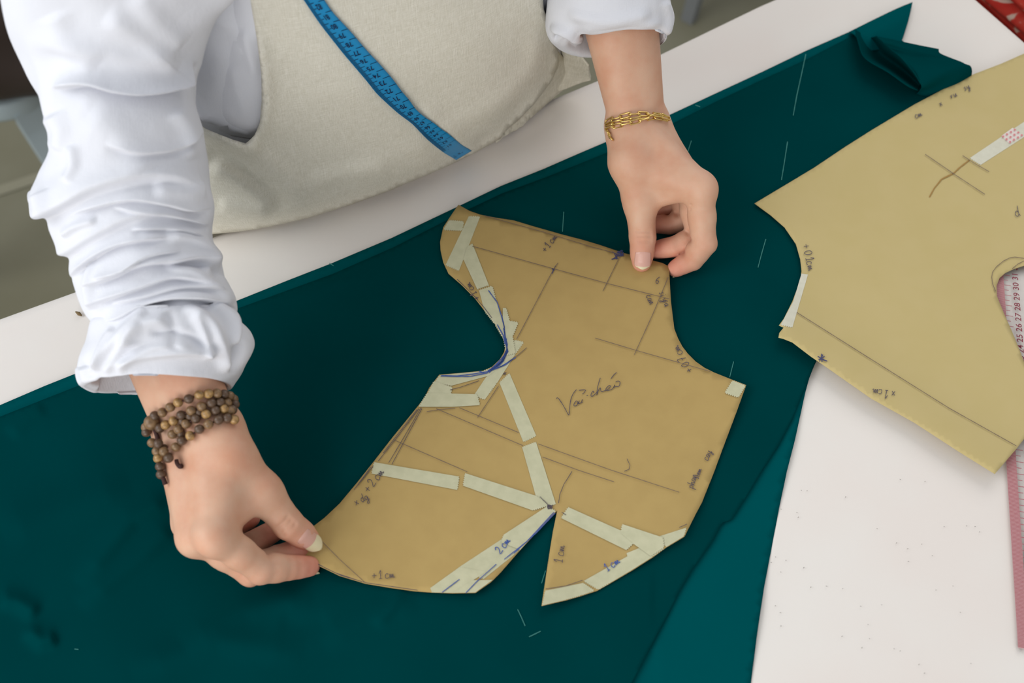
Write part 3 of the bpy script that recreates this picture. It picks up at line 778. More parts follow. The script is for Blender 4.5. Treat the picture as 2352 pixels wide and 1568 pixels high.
class Field:
    def __init__(self, lo, hi, h):
        self.lo = np.asarray(lo, float); self.h = h
        self.n = np.ceil((np.asarray(hi) - self.lo) / h).astype(int) + 1
        self.F = np.full(self.n, 0.05, np.float32)
    def like(self):
        f = Field.__new__(Field); f.lo = self.lo; f.h = self.h; f.n = self.n
        f.F = np.full(self.n, 0.05, np.float32); return f
    def win(self, pts, pad):
        pts = np.asarray(pts)
        a = np.clip(((pts.min(0) - pad - self.lo) / self.h).astype(int), 0, self.n - 1)
        b = np.clip(((pts.max(0) + pad - self.lo) / self.h).astype(int) + 2, 1, self.n)
        sl = tuple(slice(i, j) for i, j in zip(a, b))
        if any(j <= i for i, j in zip(a, b)): return None, None
        ax = [self.lo[i] + self.h * np.arange(a[i], b[i]) for i in range(3)]
        X = np.stack(np.meshgrid(*ax, indexing='ij'), -1).astype(np.float32)
        return sl, X
    def put(self, sl, d, k):
        g = self.F[sl]
        self.F[sl] = smin(g, d, k) if k > 0 else np.minimum(g, d)
    def cap(self, a, b, ra, rb, k=0.003, pad=0.02):
        a = np.asarray(a, np.float32); b = np.asarray(b, np.float32)
        sl, X = self.win([a, b], max(ra, rb) + pad)
        if sl is None: return
        ab = b - a; t = np.clip(((X - a) @ ab) / (ab @ ab + 1e-12), 0, 1)
        d = np.linalg.norm(X - a - t[..., None] * ab, axis=-1) - (ra + (rb - ra) * t)
        self.put(sl, d, k)
    def tri(self, a, b, c, r, k=0.006, pad=0.02):
        """rounded triangle slab; r may be a radius per corner"""
        a, b, c = [np.asarray(v, np.float32) for v in (a, b, c)]
        ra, rb, rc = (r, r, r) if np.isscalar(r) else r
        sl, X = self.win([a, b, c], max(ra, rb, rc) + pad)
        if sl is None: return
        n = np.cross(b - a, c - a); n /= np.linalg.norm(n)
        v0 = b - a; v1 = c - a; p = X - a
        d00 = v0 @ v0; d01 = v0 @ v1; d11 = v1 @ v1; d20 = p @ v0; d21 = p @ v1
        den = d00 * d11 - d01 * d01
        v = (d11 * d20 - d01 * d21) / den; w = (d00 * d21 - d01 * d20) / den
        ins = (v >= 0) & (w >= 0) & (v + w <= 1)
        d = np.where(ins, np.abs(p @ n) - (ra + (rb - ra) * np.clip(v, 0, 1) + (rc - ra) * np.clip(w, 0, 1)), 1e3)
        for p0, p1, r0, r1 in ((a, b, ra, rb), (b, c, rb, rc), (c, a, rc, ra)):
            ab = p1 - p0; t = np.clip(((X - p0) @ ab) / (ab @ ab), 0, 1)
            d = np.minimum(d, np.linalg.norm(X - p0 - t[..., None] * ab, axis=-1) - (r0 + (r1 - r0) * t))
        self.put(sl, d.astype(np.float32), k)
    def ell(self, c, R, k=0.01, A=None, pad=0.03):
        c = np.asarray(c, np.float32); R = np.asarray(R, np.float32)
        sl, X = self.win([c - R.max(), c + R.max()], pad)
        if sl is None: return
        q = (X - c)
        if A is not None: q = q @ np.asarray(A, np.float32).T
        k0 = np.linalg.norm(q / R, axis=-1); k1 = np.linalg.norm(q / (R * R), axis=-1)
        self.put(sl, k0 * (k0 - 1) / (k1 + 1e-9), k)
    def bump(self, a, b, w, amp):
        """amp > 0 raises the skin near the segment, < 0 creases it"""
        a = np.asarray(a, np.float32); b = np.asarray(b, np.float32)
        sl, X = self.win([a, b], 3 * w)
        if sl is None: return
        ab = b - a; t = np.clip(((X - a) @ ab) / (ab @ ab + 1e-12), 0, 1)
        d = np.linalg.norm(X - a - t[..., None] * ab, axis=-1)
        self.F[sl] -= amp * np.exp(-(d / w) ** 2)
    def sample(self, P):
        q = (P - self.lo) / self.h
        i = np.clip(q.astype(int), 0, self.n - 2); f = q - i
        r = 0
        for dx in (0, 1):
            for dy in (0, 1):
                for dz in (0, 1):
                    w = (f[:, 0] if dx else 1 - f[:, 0]) * (f[:, 1] if dy else 1 - f[:, 1]) * (f[:, 2] if dz else 1 - f[:, 2])
                    r = r + w * self.F[i[:, 0] + dx, i[:, 1] + dy, i[:, 2] + dz]
        return r
    def surface(self, smooth=2):
        """surface nets"""
        F = self.F; n = self.n
        ins = F < 0
        c = np.zeros(n - 1, np.int8)
        for dx in (0, 1):
            for dy in (0, 1):
                for dz in (0, 1):
                    c += ins[dx:n[0] - 1 + dx, dy:n[1] - 1 + dy, dz:n[2] - 1 + dz]
        act = (c > 0) & (c < 8)
        idx = np.argwhere(act)
        vid = np.full(n - 1, -1, np.int64); vid[act] = np.arange(len(idx))
        acc = np.zeros((len(idx), 3)); cnt = np.zeros(len(idx))
        corners = [(x, y, z) for x in (0, 1) for y in (0, 1) for z in (0, 1)]
        for p in corners:
            for ax in range(3):
                if p[ax]: continue
                q = list(p); q[ax] = 1
                fa = F[idx[:, 0] + p[0], idx[:, 1] + p[1], idx[:, 2] + p[2]]; fb = F[idx[:, 0] + q[0], idx[:, 1] + q[1], idx[:, 2] + q[2]]
                m = (fa < 0) != (fb < 0)
                t = np.where(m, fa / (fa - fb + 1e-20), 0)
                pos = np.tile(np.array(p, float), (len(idx), 1)); pos[:, ax] = t
                acc[m] += pos[m]; cnt[m] += 1
        V = idx + acc / cnt[:, None]
        quads = []
        for ax in range(3):
            sl0 = [slice(1, n[i] - 1) for i in range(3)]; sl1 = list(sl0)
            sl0[ax] = slice(0, n[ax] - 1); sl1[ax] = slice(1, n[ax])
            a = ins[tuple(sl0)]; b = ins[tuple(sl1)]
            e = np.argwhere(a != b)
            if not len(e): continue
            sgn = a[tuple(e.T)]
            off = np.array([1 if i != ax else 0 for i in range(3)])
            e = e + off
            u = (ax + 1) % 3; w = (ax + 2) % 3
            du = np.zeros(3, int); du[u] = 1; dw = np.zeros(3, int); dw[w] = 1
            q = np.stack([vid[tuple((e - du - dw).T)], vid[tuple((e - dw).T)], vid[tuple(e.T)], vid[tuple((e - du).T)]], 1)
            q[~sgn] = q[~sgn][:, ::-1]
            quads.append(q)
        Q = np.vstack(quads); Q = Q[(Q >= 0).all(1)]
        V = self.lo + V * self.h
        for _ in range(smooth):
            acc = np.zeros_like(V); cnt = np.zeros(len(V))
            for i in range(4):
                j = (i + 1) % 4
                np.add.at(acc, Q[:, i], V[Q[:, j]]); np.add.at(acc, Q[:, j], V[Q[:, i]])
                np.add.at(cnt, Q[:, i], 1); np.add.at(cnt, Q[:, j], 1)
            V = 0.5 * V + 0.5 * acc / np.maximum(cnt, 1)[:, None]
            if True:      # back onto the surface
                P = np.clip(V, self.lo + 2 * self.h, self.lo + self.h * (self.n - 4))
                e = self.h
                g = np.stack([self.sample(P + np.eye(3)[i] * e) - self.sample(P - np.eye(3)[i] * e) for i in range(3)], 1) / (2 * e)
                f = self.sample(P); g2 = (g * g).sum(1)
                stp = np.clip(f / np.maximum(g2, .2), -e, e)[:, None] * g
                ok = ((V > self.lo + 2 * self.h) & (V < self.lo + self.h * (self.n - 4))).all(1)
                V = np.where(ok[:, None], V - 0.9 * stp, V)
        return V, Q

# ------------------------------------------------------------------ the person: bones
S0 = -0.583                                         # where the body stands along the table edge
def lin(a, b, t): return a + (b - a) * t
A = dict(wr=W(493, 988, 7.2), wu=W(418, 994, 6.3), elbow=W(150, 215, 21.8), I=W(492, 1230, 6.4), M=W(450, 1230, 5.0), R=W(436, 1200, 3.6), Pk=W(432, 1160, 2.5),
         cmc=W(528, 1052, 7.0), mcp=W(603, 1130, 5.2), ip=W(663, 1204, 3.2), tip=W(708, 1237, 1.75),
         idx=[W(600, 1305, 3.1), W(664, 1303, 1.9), W(710, 1300, .95)], mid=[W(575, 1311, 2.2), W(638, 1279, 1.55), W(688, 1262, 1.0)],
         rng=[W(552, 1268, 1.5), W(596, 1238, 1.15), W(634, 1216, .95)], pnk=[W(505, 1225, 1.1), W(545, 1204, .95), W(576, 1190, .9)])
A['sh'] = SD(S0 - .165, -.10, .43)
Bh = dict(wr=W(1447, 292, 7.9), wu=W(1484, 287, 7.3), elbow=W(1365, -330, 23), I=W(1608, 432, 6.6), M=W(1580, 420, 5.2), R=W(1552, 410, 4.0), Pk=W(1525, 392, 3.0),
          cmc=W(1449, 372, 7.1), mcp=W(1470, 460, 4.7), ip=W(1476, 546, 2.7), tip=W(1474, 602, 1.45),
          idx=[W(1616, 558, 3.3), W(1589, 596, 1.9), W(1553, 616, .85)], mid=[W(1604, 546, 2.2), W(1548, 566, 1.6), W(1507, 574, 1.05)],
          rng=[W(1580, 500, 1.8), W(1538, 514, 1.25), W(1502, 515, .95)], pnk=[W(1545, 474, 1.4), W(1511, 482, 1.0), W(1482, 480, .9)])
Bh['sh'] = SD(S0 + .165, -.10, .43)

RED = []                                            # (point, radius, amount) of redder skin
def hand(H, fore_w, wr_r, name):
    P = np.array([H[k] for k in ('wr', 'wu', 'I', 'M', 'R', 'Pk', 'cmc', 'mcp', 'ip', 'tip')] + H['idx'] + H['mid'] + H['rng'] + H['pnk'])
    el = H['elbow']; wc = (H['wr'] + H['wu']) / 2
    top = lin(wc, el, .45)
    P = np.vstack([P, top])
    G = Field(P.min(0) - .055, P.max(0) + .05, 0.00095)
    M = G
    ax = (el - wc) / np.linalg.norm(el - wc)
    sd = H['wu'] - H['wr']; sd -= ax * (sd @ ax); sl = np.linalg.norm(sd); sd /= sl
    eR = lin(wc, el, .5) - sd * sl * .62; eU = lin(wc, el, .5) + sd * sl * .62
    # forearm: radius and ulna side by side, widening towards the elbow
    M.cap(H['wr'], eR, wr_r, fore_w, .012); M.cap(H['wu'], eU, wr_r, fore_w, .012)
    M.cap(wc, lin(wc, el, .5), wr_r * 1.02, fore_w * 1.12, .01)
    # palm
    M.tri(H['wr'], H['I'], H['M'], (.0150, .0095, .0095), .009); M.tri(H['wr'], H['wu'], H['M'], (.0155, .0155, .0100), .009)
    M.tri(H['wu'], H['M'], H['R'], (.0150, .0098, .0095), .009); M.tri(H['wu'], H['R'], H['Pk'], (.0145, .0095, .0090), .009)
    M.tri(H['cmc'], H['wr'], H['I'], (.0125, .0140, .0090), .010)
    M.tri(H['wr'], H['wu'], H['cmc'], (.0140, .0140, .0125), .010)
    # ball of the thumb and the web to the index finger
    M.cap(H['wr'], H['cmc'], .0150, .0150, .010); M.cap(H['cmc'], H['mcp'], .0150, .0125, .008)
    M.tri(H['cmc'], lin(H['mcp'], H['ip'], .06), lin(H['wr'], H['I'], .98), (.0105, .0074, .0080), .009)
    for k in 'IM': M.cap(H[k], H[k] + (H[k] - wc) / np.linalg.norm(H[k] - wc) * .003, .0108, .0105, .006)
    for k in ('R', 'Pk'): M.cap(H[k], H[k], .0100, .0098, .006)
    base = M.F.copy(); res = base
    fingers = (('I', 'idx', (.0109, .0101, .0083, .0062), .0065), ('M', 'mid', (.0103, .0096, .0080, .0064), .005), ('R', 'rng', (.0098, .0092, .0078, .0062), .005), ('Pk', 'pnk', (.0088, .0080, .0068, .0056), .005))
    for root, nm, rr, k in fingers:
        f = G.like(); pts = [H[root]] + H[nm]
        for i in range(3):
            f.cap(pts[i], pts[i + 1], rr[i], rr[i + 1], .0022)
            # fleshy pads between the joints
            m = lin(pts[i], pts[i + 1], .5); rm = (rr[i] + rr[i + 1]) / 2
            f.cap(m, m + (pts[i + 1] - pts[i]) * .04, rm * 1.05, rm * 1.04, .003)
        f.cap(pts[3], pts[3] + (pts[3] - pts[2]) * .05, rr[3] * 1.06, rr[3], .003)
        # creases on the inside of the joints
        for i in (1, 2):
            inn = ((pts[i - 1] - pts[i]) / np.linalg.norm(pts[i - 1] - pts[i]) + (pts[i + 1] - pts[i]) / np.linalg.norm(pts[i + 1] - pts[i]))
            L = np.linalg.norm(inn)
            if L > .25:
                inn /= L; t = np.cross(pts[i + 1] - pts[i], pts[i - 1] - pts[i]); t /= np.linalg.norm(t)
                c = pts[i] + inn * rr[i] * 1.02
                f.bump(c - t * rr[i] * .9, c + t * rr[i] * .9, .0022, -.0016)
                f.bump(pts[i] - inn * rr[i], pts[i] - inn * rr[i] * .9, .006, .0006)
        res = np.minimum(res, smin(base, f.F, k)); RED.append((H[nm][2], .016, .75)); RED.append((H[nm][1], .009, .35)); RED.append((H[nm][0], .010, .25))
    th = G.like()
    th.cap(H['mcp'], H['ip'], .0126, .0103, .003); th.cap(H['ip'], H['tip'], .0103, .0077, .003)
    m = lin(H['ip'], H['tip'], .55); th.cap(m, m + (H['tip'] - H['ip']) * .1, .0094, .0092, .003)
    res = np.minimum(res, smin(base, th.F, .007))
    RED.append((H['tip'], .018, .5)); RED.append((H['I'], .010, .22))
    G.F = res
    # small wrinkles across the thumb joint and at the index root
    tx = np.cross(H['tip'] - H['ip'], C_F); tx /= np.linalg.norm(tx)
    td = (H['tip'] - H['mcp']) / np.linalg.norm(H['tip'] - H['mcp'])
    for o in (-.0040, -.0004, .0034):
        c = H['ip'] + td * o - C_F * .0096
        G.bump(c - tx * .0052, c + tx * .0052, .0015, -.0010)
    # knuckles
    for k, a in (('I', .0010), ('M', .0010)):
        G.bump(H[k] - C_F * .009, H[k] - C_F * .008, .008, a)
    # folds of skin where the index finger meets the web
    tdir = (H['idx'][0] - H['I']) / np.linalg.norm(H['idx'][0] - H['I'])
    wdir = H['mcp'] - H['I']; wdir -= tdir * (wdir @ tdir); wdir /= np.linalg.norm(wdir)
    for o, l in ((.010, .006), (.0135, .007), (.017, .005)):
        c = H['I'] + tdir * o + wdir * .0088 - C_F * .003
        G.bump(c - C_F * l, c + tdir * .002 + C_F * .003, .0012, -.0012)
    return G

def nail(name, tip, joint, up, w, l, over, parent, adv=.35, lift=0.0072, white=.76):
    """curved finger nail with a pale free edge"""
    d = (tip - joint) / np.linalg.norm(tip - joint)
    up = up - d * (up @ d); up /= np.linalg.norm(up)
    s = np.cross(d, up)
    nu, nv = 17, 25
    V = []; Fq = []; mi = []
    for j in range(nv):
        v = j / (nv - 1)
        y = -l * (1 - adv) + l * v + over * max(0, (v - .72) / .28)
        half = w * (1 - .10 * (1 - v) ** 2) * min(1, math.sqrt(max(0, 1 - ((.12 - v) / .12) ** 2)) if v < .12 else 1) * (math.sqrt(max(0.02, 1 - ((v - .78) / .235) ** 2)) if v > .78 else 1)
        for i in range(nu):
            u = (i / (nu - 1) - .5) * 2
            x = u * max(half, .0002)
            hgt = lift + max(0, -y) * .17 - (x / w) ** 2 * w * .42 - max(0, v - .55) ** 2 * l * .30 - (.2 - v if v < .2 else 0) ** 2 * l * 1.4
            V.append(tip + d * (y - .0013 * u * u * v * v) + s * x + up * hgt)
    for j in range(nv - 1):
        for i in range(nu - 1):
            Fq.append((j * nu + i, j * nu + i + 1, (j + 1) * nu + i + 1, (j + 1) * nu + i)); mi.append(1 if j / (nv - 1) >= white else 0)
    o = mesh(name, V, Fq, [M_nail, M_nailtip], None)
    o.data.polygons.foreach_set('material_index', mi)
    bm = bmesh.new(); bm.from_mesh(o.data); bmesh.ops.recalc_face_normals(bm, faces=bm.faces[:]); bm.to_mesh(o.data); bm.free()
    solid(o, .0006, 0)
    adopt(o, parent)
    return o

# ------------------------------------------------------------------ torso profile (local s, d, z)
ZP = np.array([-.90, -.80, -.45, -.30, -.10, -.03, -.001, .0015, .04, .07, .10, .16, .22, .29, .36, .41, .45, .475])
WP = np.array([.13, .14, .185, .215, .225, .228, .229, .229, .224, .218, .212, .200, .188, .186, .180, .165, .120, .07])
FP = np.array([-.09, -.08, -.06, -.045, -.038, -.034, -.030, .035, .052, .058, .061, .064, .063, .057, .040, .010, -.025, -.055])
BP = np.array([-.19, -.20, -.25, -.27, -.24, -.23, -.225, -.22, -.215, -.215, -.21, -.205, -.205, -.205, -.205, -.195, -.175, -.15])
def torso_q(s, d, z):
    w = np.interp(z, ZP, WP); f = np.interp(z, ZP, FP); b = np.interp(z, ZP, BP)
    dc = (f + b) / 2; hd = (f - b) / 2
    u = np.abs((s - S0) / w); v = np.abs((d - dc) / hd)
    q = (u ** 2.3 + v ** 2.3) ** (1 / 2.3)
    return (q - 1) * np.minimum(w, hd)

person = empty('person', SD(S0, -.1, -T))
tag(person, 'person in white shirt and linen apron leaning over the table holding the paper pattern', 'person')

def smooth_profile():
    global ZP, WP, FP, BP
    z = np.linspace(ZP[0], ZP[-1], 1600); k = np.array([1, 2, 3, 2, 1.]) / 9
    def sm(P):
        y = np.interp(z, ZP, P); yp = np.pad(y, 2, mode='edge'); return np.convolve(yp, k, 'valid')
    WP, FP, BP, ZP = sm(WP), sm(FP), sm(BP), z
smooth_profile()

def torso_field(h, off, zlo, zhi):
    c = [SD(S0 + a, b, 0)[:2] for a in (-.27, .27) for b in (-.32, .12)]
    c = np.array(c)
    G = Field([c[:, 0].min(), c[:, 1].min(), T + zlo], [c[:, 0].max(), c[:, 1].max(), T + zhi], h)
    sl, X = G.win([G.lo, G.lo + (G.n - 1) * h], 0)
    q = X[..., :2] - K.astype(np.float32)
    s = q @ E_.astype(np.float32); d = q @ N_.astype(np.float32); z = X[..., 2] - T
    G.F = np.maximum(torso_q(s, d, np.clip(z, ZP[0], ZP[-1])) - off, np.maximum(z - (zhi - 3 * h), (zlo + 3 * h) - z)).astype(np.float32)
    return G
def world_up(v): return np.array([0, 0, v])

# body: both forearms with hands in fine detail, trunk, head and legs coarser, one mesh
parts = []
GA = hand(A, .0180, .0164, 'A'); parts.append(GA.surface(3))
GB = hand(Bh, .0225, .0150, 'B'); parts.append(GB.surface(3))
def trunk():
    lo = np.array([-.95, -.02, 0.0]); hi = np.array([.35, .98, T + .80])
    G = Field(lo, hi, .0075)
    sl, X = G.win([G.lo, G.lo + (G.n - 1) * G.h], 0)
    q = X[..., :2] - K.astype(np.float32)
    s = q @ E_.astype(np.float32); d = q @ N_.astype(np.float32); z = X[..., 2] - T
    tq = torso_q(s, d, np.clip(z, -.30, .475))
    G.F = np.minimum(.05, np.maximum(tq, np.maximum(z - .475, -.30 - z))).astype(np.float32)
    for sg in (-1, 1):
        hip = SD(S0 + sg * .095, -.15, -.26); kn = SD(S0 + sg * .095, -.145, -.52 + .14); kn = SD(S0 + sg * .09, -.15, -.46); an = SD(S0 + sg * .085, -.17, -.79)
        G.cap(hip, kn, .088, .060, .02, .05); G.cap(kn, an, .060, .038, .01, .05)
        G.cap(an, SD(S0 + sg * .095, -.03, -.83), .036, .026, .01, .04)
    for H in (A, Bh):
        wc = (H['wr'] + H['wu']) / 2; el = W(262, 215, 22.0) if H is A else H['elbow']
        G.cap(H['sh'], el, .050, .040, .02, .05); G.cap(el, lin(wc, H['elbow'], .40), .040, .024, .01, .04)
        G.cap(SD(S0, -.09, .43), H['sh'], .05, .052, .03, .05)
    nk = SD(S0, -.07, .47); hd = SD(S0, -.01, .60)
    G.cap(nk, lin(nk, hd, .7), .056, .052, .02, .05)
    f = np.array([N_[0], N_[1], 0]) * .62 + np.array([0, 0, -.78]); f /= np.linalg.norm(f)     # where the face looks
    u = np.array([N_[0], N_[1], 0]) * .78 + np.array([0, 0, .62]); u /= np.linalg.norm(u)
    e = np.array([E_[0], E_[1], 0])
    Ax = np.array([e, f, u])
    hc = hd + u * .03
    G.ell(hc + u * .025, (.074, .092, .088), .01, Ax); G.ell(hc + f * .03 - u * .045, (.056, .062, .070), .02, Ax)
    G.cap(hc + f * .088 + u * .012, hc + f * .104 - u * .026, .009, .014, .012)
    for sg in (-1, 1):
        G.bump(hc + f * .09 + e * sg * .032 + u * .012, hc + f * .09 + e * sg * .030 + u * .010, .014, -.010)
        G.ell(hc + e * sg * .076 - u * .005 - f * .006, (.010, .018, .030), .006, Ax)
        G.cap(hc + f * .080 - u * .062, hc + f * .074 + e * sg * .022 - u * .060, .008, .006, .006)
    return G, hc, f, u, e
GT, hc, hf, hu, he = trunk()
parts.append(GT.surface(2))
Vs = []; Qs = []; k = 0
for v, q in parts: Vs.append(v); Qs.append(q + k); k += len(v)
BV = np.vstack(Vs); BQ = np.vstack(Qs)
body = mesh('body', BV, BQ, M_skin, None)
red = np.zeros(len(BV))
for c, r, a in RED:
    red = np.maximum(red, a * np.exp(-(((BV - c) ** 2).sum(1)) / (r * r)))
at = body.data.attributes.new('redness', 'FLOAT', 'POINT'); at.data.foreach_set('value', red.astype(np.float32))
adopt(body, person)
up_c = -C_F
nail('fingernail', A['tip'], A['ip'], up_c + np.array([.15, .1, .1]), .0062, .0165, .0040, body, .30, .0085, .70)
nail('fingernail', Bh['tip'], Bh['ip'], up_c, .0066, .0135, .0012, body, .32, .0086, .84)
nail('fingernail', A['idx'][2], A['idx'][1], -C_U * 1.0 + np.array([0, 0, .05]), .0046, .0105, .0030, body, .55, .0058)
nail('fingernail', Bh['idx'][2], Bh['idx'][1], -C_U * .8 + C_R * .8, .0046, .0105, .0016, body, .55, .0058)
# hair and eyes (above the picture)
def hair():
    G = Field(hc - .17, hc + .17, .004)
    Ax = np.array([he, hf, hu])
    G.ell(hc + hu * .030 - hf * .012, (.082, .096, .090), .004, Ax); G.ell(hc - hf * .085 - hu * .01, (.05, .045, .05), .02, Ax)
    X = np.stack(np.meshgrid(*[G.lo[i] + G.h * np.arange(G.n[i]) for i in range(3)], indexing='ij'), -1)
    q = X - hc
    cut = (q @ hf) * .9 - (q @ hu) * .55 - .030
    G.F = np.maximum(G.F, cut.astype(np.float32))
    return G.surface(2)
hv, hq = hair(); adopt(mesh('hair', hv, hq, M_hair, None), person)
for sg in (-1, 1):
    bm = bmesh.new(); bmesh.ops.create_uvsphere(bm, u_segments=16, v_segments=10, radius=.0125)
    me = bpy.data.meshes.new('eye'); bm.to_mesh(me); bm.free()
    o = link('eye', me, M_eye); o.location = hc + hf * .076 + he * sg * .032 + hu * .012; adopt(o, person)
    o2 = bmesh.new(); bmesh.ops.create_uvsphere(o2, u_segments=12, v_segments=8, radius=.0062)
    me2 = bpy.data.meshes.new('iris'); o2.to_mesh(me2); o2.free()
    i2 = link('iris', me2, M_iris); i2.parent = o; i2.location = hf * .0082
def legs_cloth():
    G = Field([-.95, .05, .06], [.25, .95, T - .02], .009)
    for sg in (-1, 1):
        hip = SD(S0 + sg * .095, -.15, -.26); kn = SD(S0 + sg * .09, -.15, -.46); an = SD(S0 + sg * .085, -.17, -.76)
        G.cap(hip, kn, .102, .082, .03, .05); G.cap(kn, an, .082, .072, .02, .05)
    G.cap(SD(S0 - .08, -.14, -.24), SD(S0 + .08, -.14, -.24), .12, .12, .04, .05)
    return G.surface(2)
lv, lq = legs_cloth(); adopt(mesh('trousers', lv, lq, M_trouser, None), person)
for sg in (-1, 1):
    G = Field(SD(S0 + sg * .09, -.08, -T) - np.array([.2, .2, 0.0]), SD(S0 + sg * .09, -.08, -T) + np.array([.2, .2, .14]), .006)
    G.cap(SD(S0 + sg * .085, -.19, -T + .045), SD(S0 + sg * .10, .00, -T + .036), .044, .034, .01, .05)
    v, q = G.surface(2); adopt(mesh('shoe', v, q, M_shoe, None), person)

# ------------------------------------------------------------------ clothes
def vnoise(P, f, seed):
    """cheap smooth noise in metres"""
    r = np.random.default_rng(seed); o = 0
    for i in range(5):
        w = r.normal(size=3) * f; o = o + np.sin(P @ w + r.uniform(0, 6.3)) * .45
    return o

def rolls(x, y, folds):
    """overlapping cloth rolls: each line has the cloth bulging above it and tucked in below"""
    D = np.zeros_like(x)
    for f in folds:
        pts, amp, w = f[:3]; kind = f[3] if len(f) > 3 else 'roll'
        c = catmull(pts, 8 * len(pts))
        d, sg, t = seg_dist(x, y, c)
        fade = np.clip(np.minimum(t, 1 - t) * 5, 0, 1); fade = fade * fade * (3 - 2 * fade)
        s = -d * sg
        if kind == 'soft': D += amp * fade * np.tanh(s / 11.0) * np.exp(-np.abs(s) / w)
        elif kind == 'roll': D += amp * fade * np.tanh(s / 2.6) * np.exp(-np.abs(s) / w)
        elif kind == 'ridge': D += amp * fade * np.exp(-(d / w) ** 2)
    return D

def tube(name, secs, m, parent, folds=(), nu=220, nv=260, noise=.0012, seed=1, th=.0009, power=2.0, gain=1.0):
    """cloth tube through cross sections (centre, half width vector, half depth vector)"""
    C_ = catmull([s[0] for s in secs], nv); A_ = catmull([s[1] for s in secs], nv); B_ = catmull([s[2] for s in secs], nv)
    a = np.linspace(0, 2 * np.pi, nu, endpoint=False)
    ca = np.sign(np.cos(a)) * np.abs(np.cos(a)) ** (2 / power); sa = np.sign(np.sin(a)) * np.abs(np.sin(a)) ** (2 / power)
    V = C_[:, None] + ca[None, :, None] * A_[:, None] + sa[None, :, None] * B_[:, None]
    tu = np.roll(V, -1, 1) - np.roll(V, 1, 1); tv = np.gradient(V, axis=0)
    nn = np.cross(tu, tv); nn /= np.linalg.norm(nn, axis=-1)[..., None] + 1e-12
    out = ((V - C_[:, None]) * nn).sum()
    if out < 0: nn = -nn
    P = V.reshape(-1, 3); px = PX(P)
    D = gain * rolls(px[:, 0], px[:, 1], folds) + noise * vnoise(P, 45, seed) + noise * .5 * vnoise(P, 110, seed + 1)
    P = P + nn.reshape(-1, 3) * D[:, None]
    i = np.arange(nv - 1)[:, None]; j = np.arange(nu)[None, :]; k = (j + 1) % nu
    Q = np.stack([i * nu + j, i * nu + k, (i + 1) * nu + k, (i + 1) * nu + j], -1).reshape(-1, 4)
    if out > 0: pass
    o = mesh(name, P, Q, m, None)
    bm = bmesh.new(); bm.from_mesh(o.data); bmesh.ops.recalc_face_normals(bm, faces=bm.faces[:]); bm.to_mesh(o.data); bm.free()
    if th: solid(o, th)
    adopt(o, parent)
    return o
def sec(lx, ly, rx_, ry, z, dep, tilt=0.0):
    """cross section seen between two photo pixels, z cm above the table, dep cm half depth"""
    a = W(lx, ly, z); b = W(rx_, ry, z)
    return ((a + b) / 2, (b - a) / 2, -C_F * dep / 100 + C_U * tilt / 100)
def sec3(c, hw, dep, ax):
    ax = np.asarray(ax, float); ax /= np.linalg.norm(ax)
    s = C_R - ax * (C_R @ ax); s /= np.linalg.norm(s)
    t = np.cross(ax, s)
    if t @ C_F > 0: t = -t
    return (np.asarray(c), s * hw, t * dep)

# shirt trunk
def shirt():
    G = torso_field(.0055, .0045, -.13, .535)
    for H in (A, Bh): G.cap(SD(S0, -.085, .435), H['sh'] + np.array([0, 0, .004]), .060, .064, .02, .05)
    v, q = G.surface(2)
    px = PX(v)
    n = v.copy(); n[:, :2] -= SD(S0, -.08)[:2]; n[:, 2] = 0; n /= np.linalg.norm(n, axis=1)[:, None]
    sf = [([(440, 258), (480, 276), (530, 296), (590, 316)], .006, 30), ([(500, 110), (508, 150), (490, 190), (470, 230)], .003, 14, 'ridge'), ([(560, 90), (575, 150), (585, 220)], .003, 12, 'ridge'),
          ([(470, 30), (540, 60), (570, 130)], .003, 16, 'ridge')]
    m = (px[:, 0] < 640) & (px[:, 1] < 400)
    v = v + n * (rolls(px[:, 0], px[:, 1], sf) * m)[:, None]
    o = mesh('shirt', v, q, M_shirt, None)
    adopt(o, person)
    return o
sh = shirt()
sh['label'] = 'white cotton gauze shirt with rolled sleeves'
zA = lambda y: 6.8 + (985 - y) * .02
upA = A['sh'] - A['elbow']
secA = [sec3(A['sh'] + np.array([.012, .01, .035]), .055, .06, upA), sec3(A['sh'] + np.array([0, 0, -.01]), .078, .075, upA), sec(14, -250, 560, -230, 35.5, 7.0), sec(17, -100, 545, -70, 31, 6.8), sec(23, 0, 490, 25, 27.5, 6.6), sec(32, 92, 462, 112, 24.8, 6.4), sec(76, 178, 452, 185, 22.7, 6.0),
        sec(116, 262, 449, 238, 21.5, 5.6), sec(131, 345, 464, 310, 19.8, 5.4), sec(102, 415, 477, 400, 18.0, 5.4), sec(83, 465, 490, 468, 17.0, 5.4), sec(114, 527, 482, 532, 15.8, 5.1), sec(156, 582, 486, 592, 14.7, 4.9),
        sec(174, 640, 520, 652, 13.4, 4.8), sec(206, 715, 541, 708, 12.2, 4.6), sec(238, 762, 522, 752, 11.4, 4.2), sec(268, 815, 506, 806, 10.3, 3.9)]
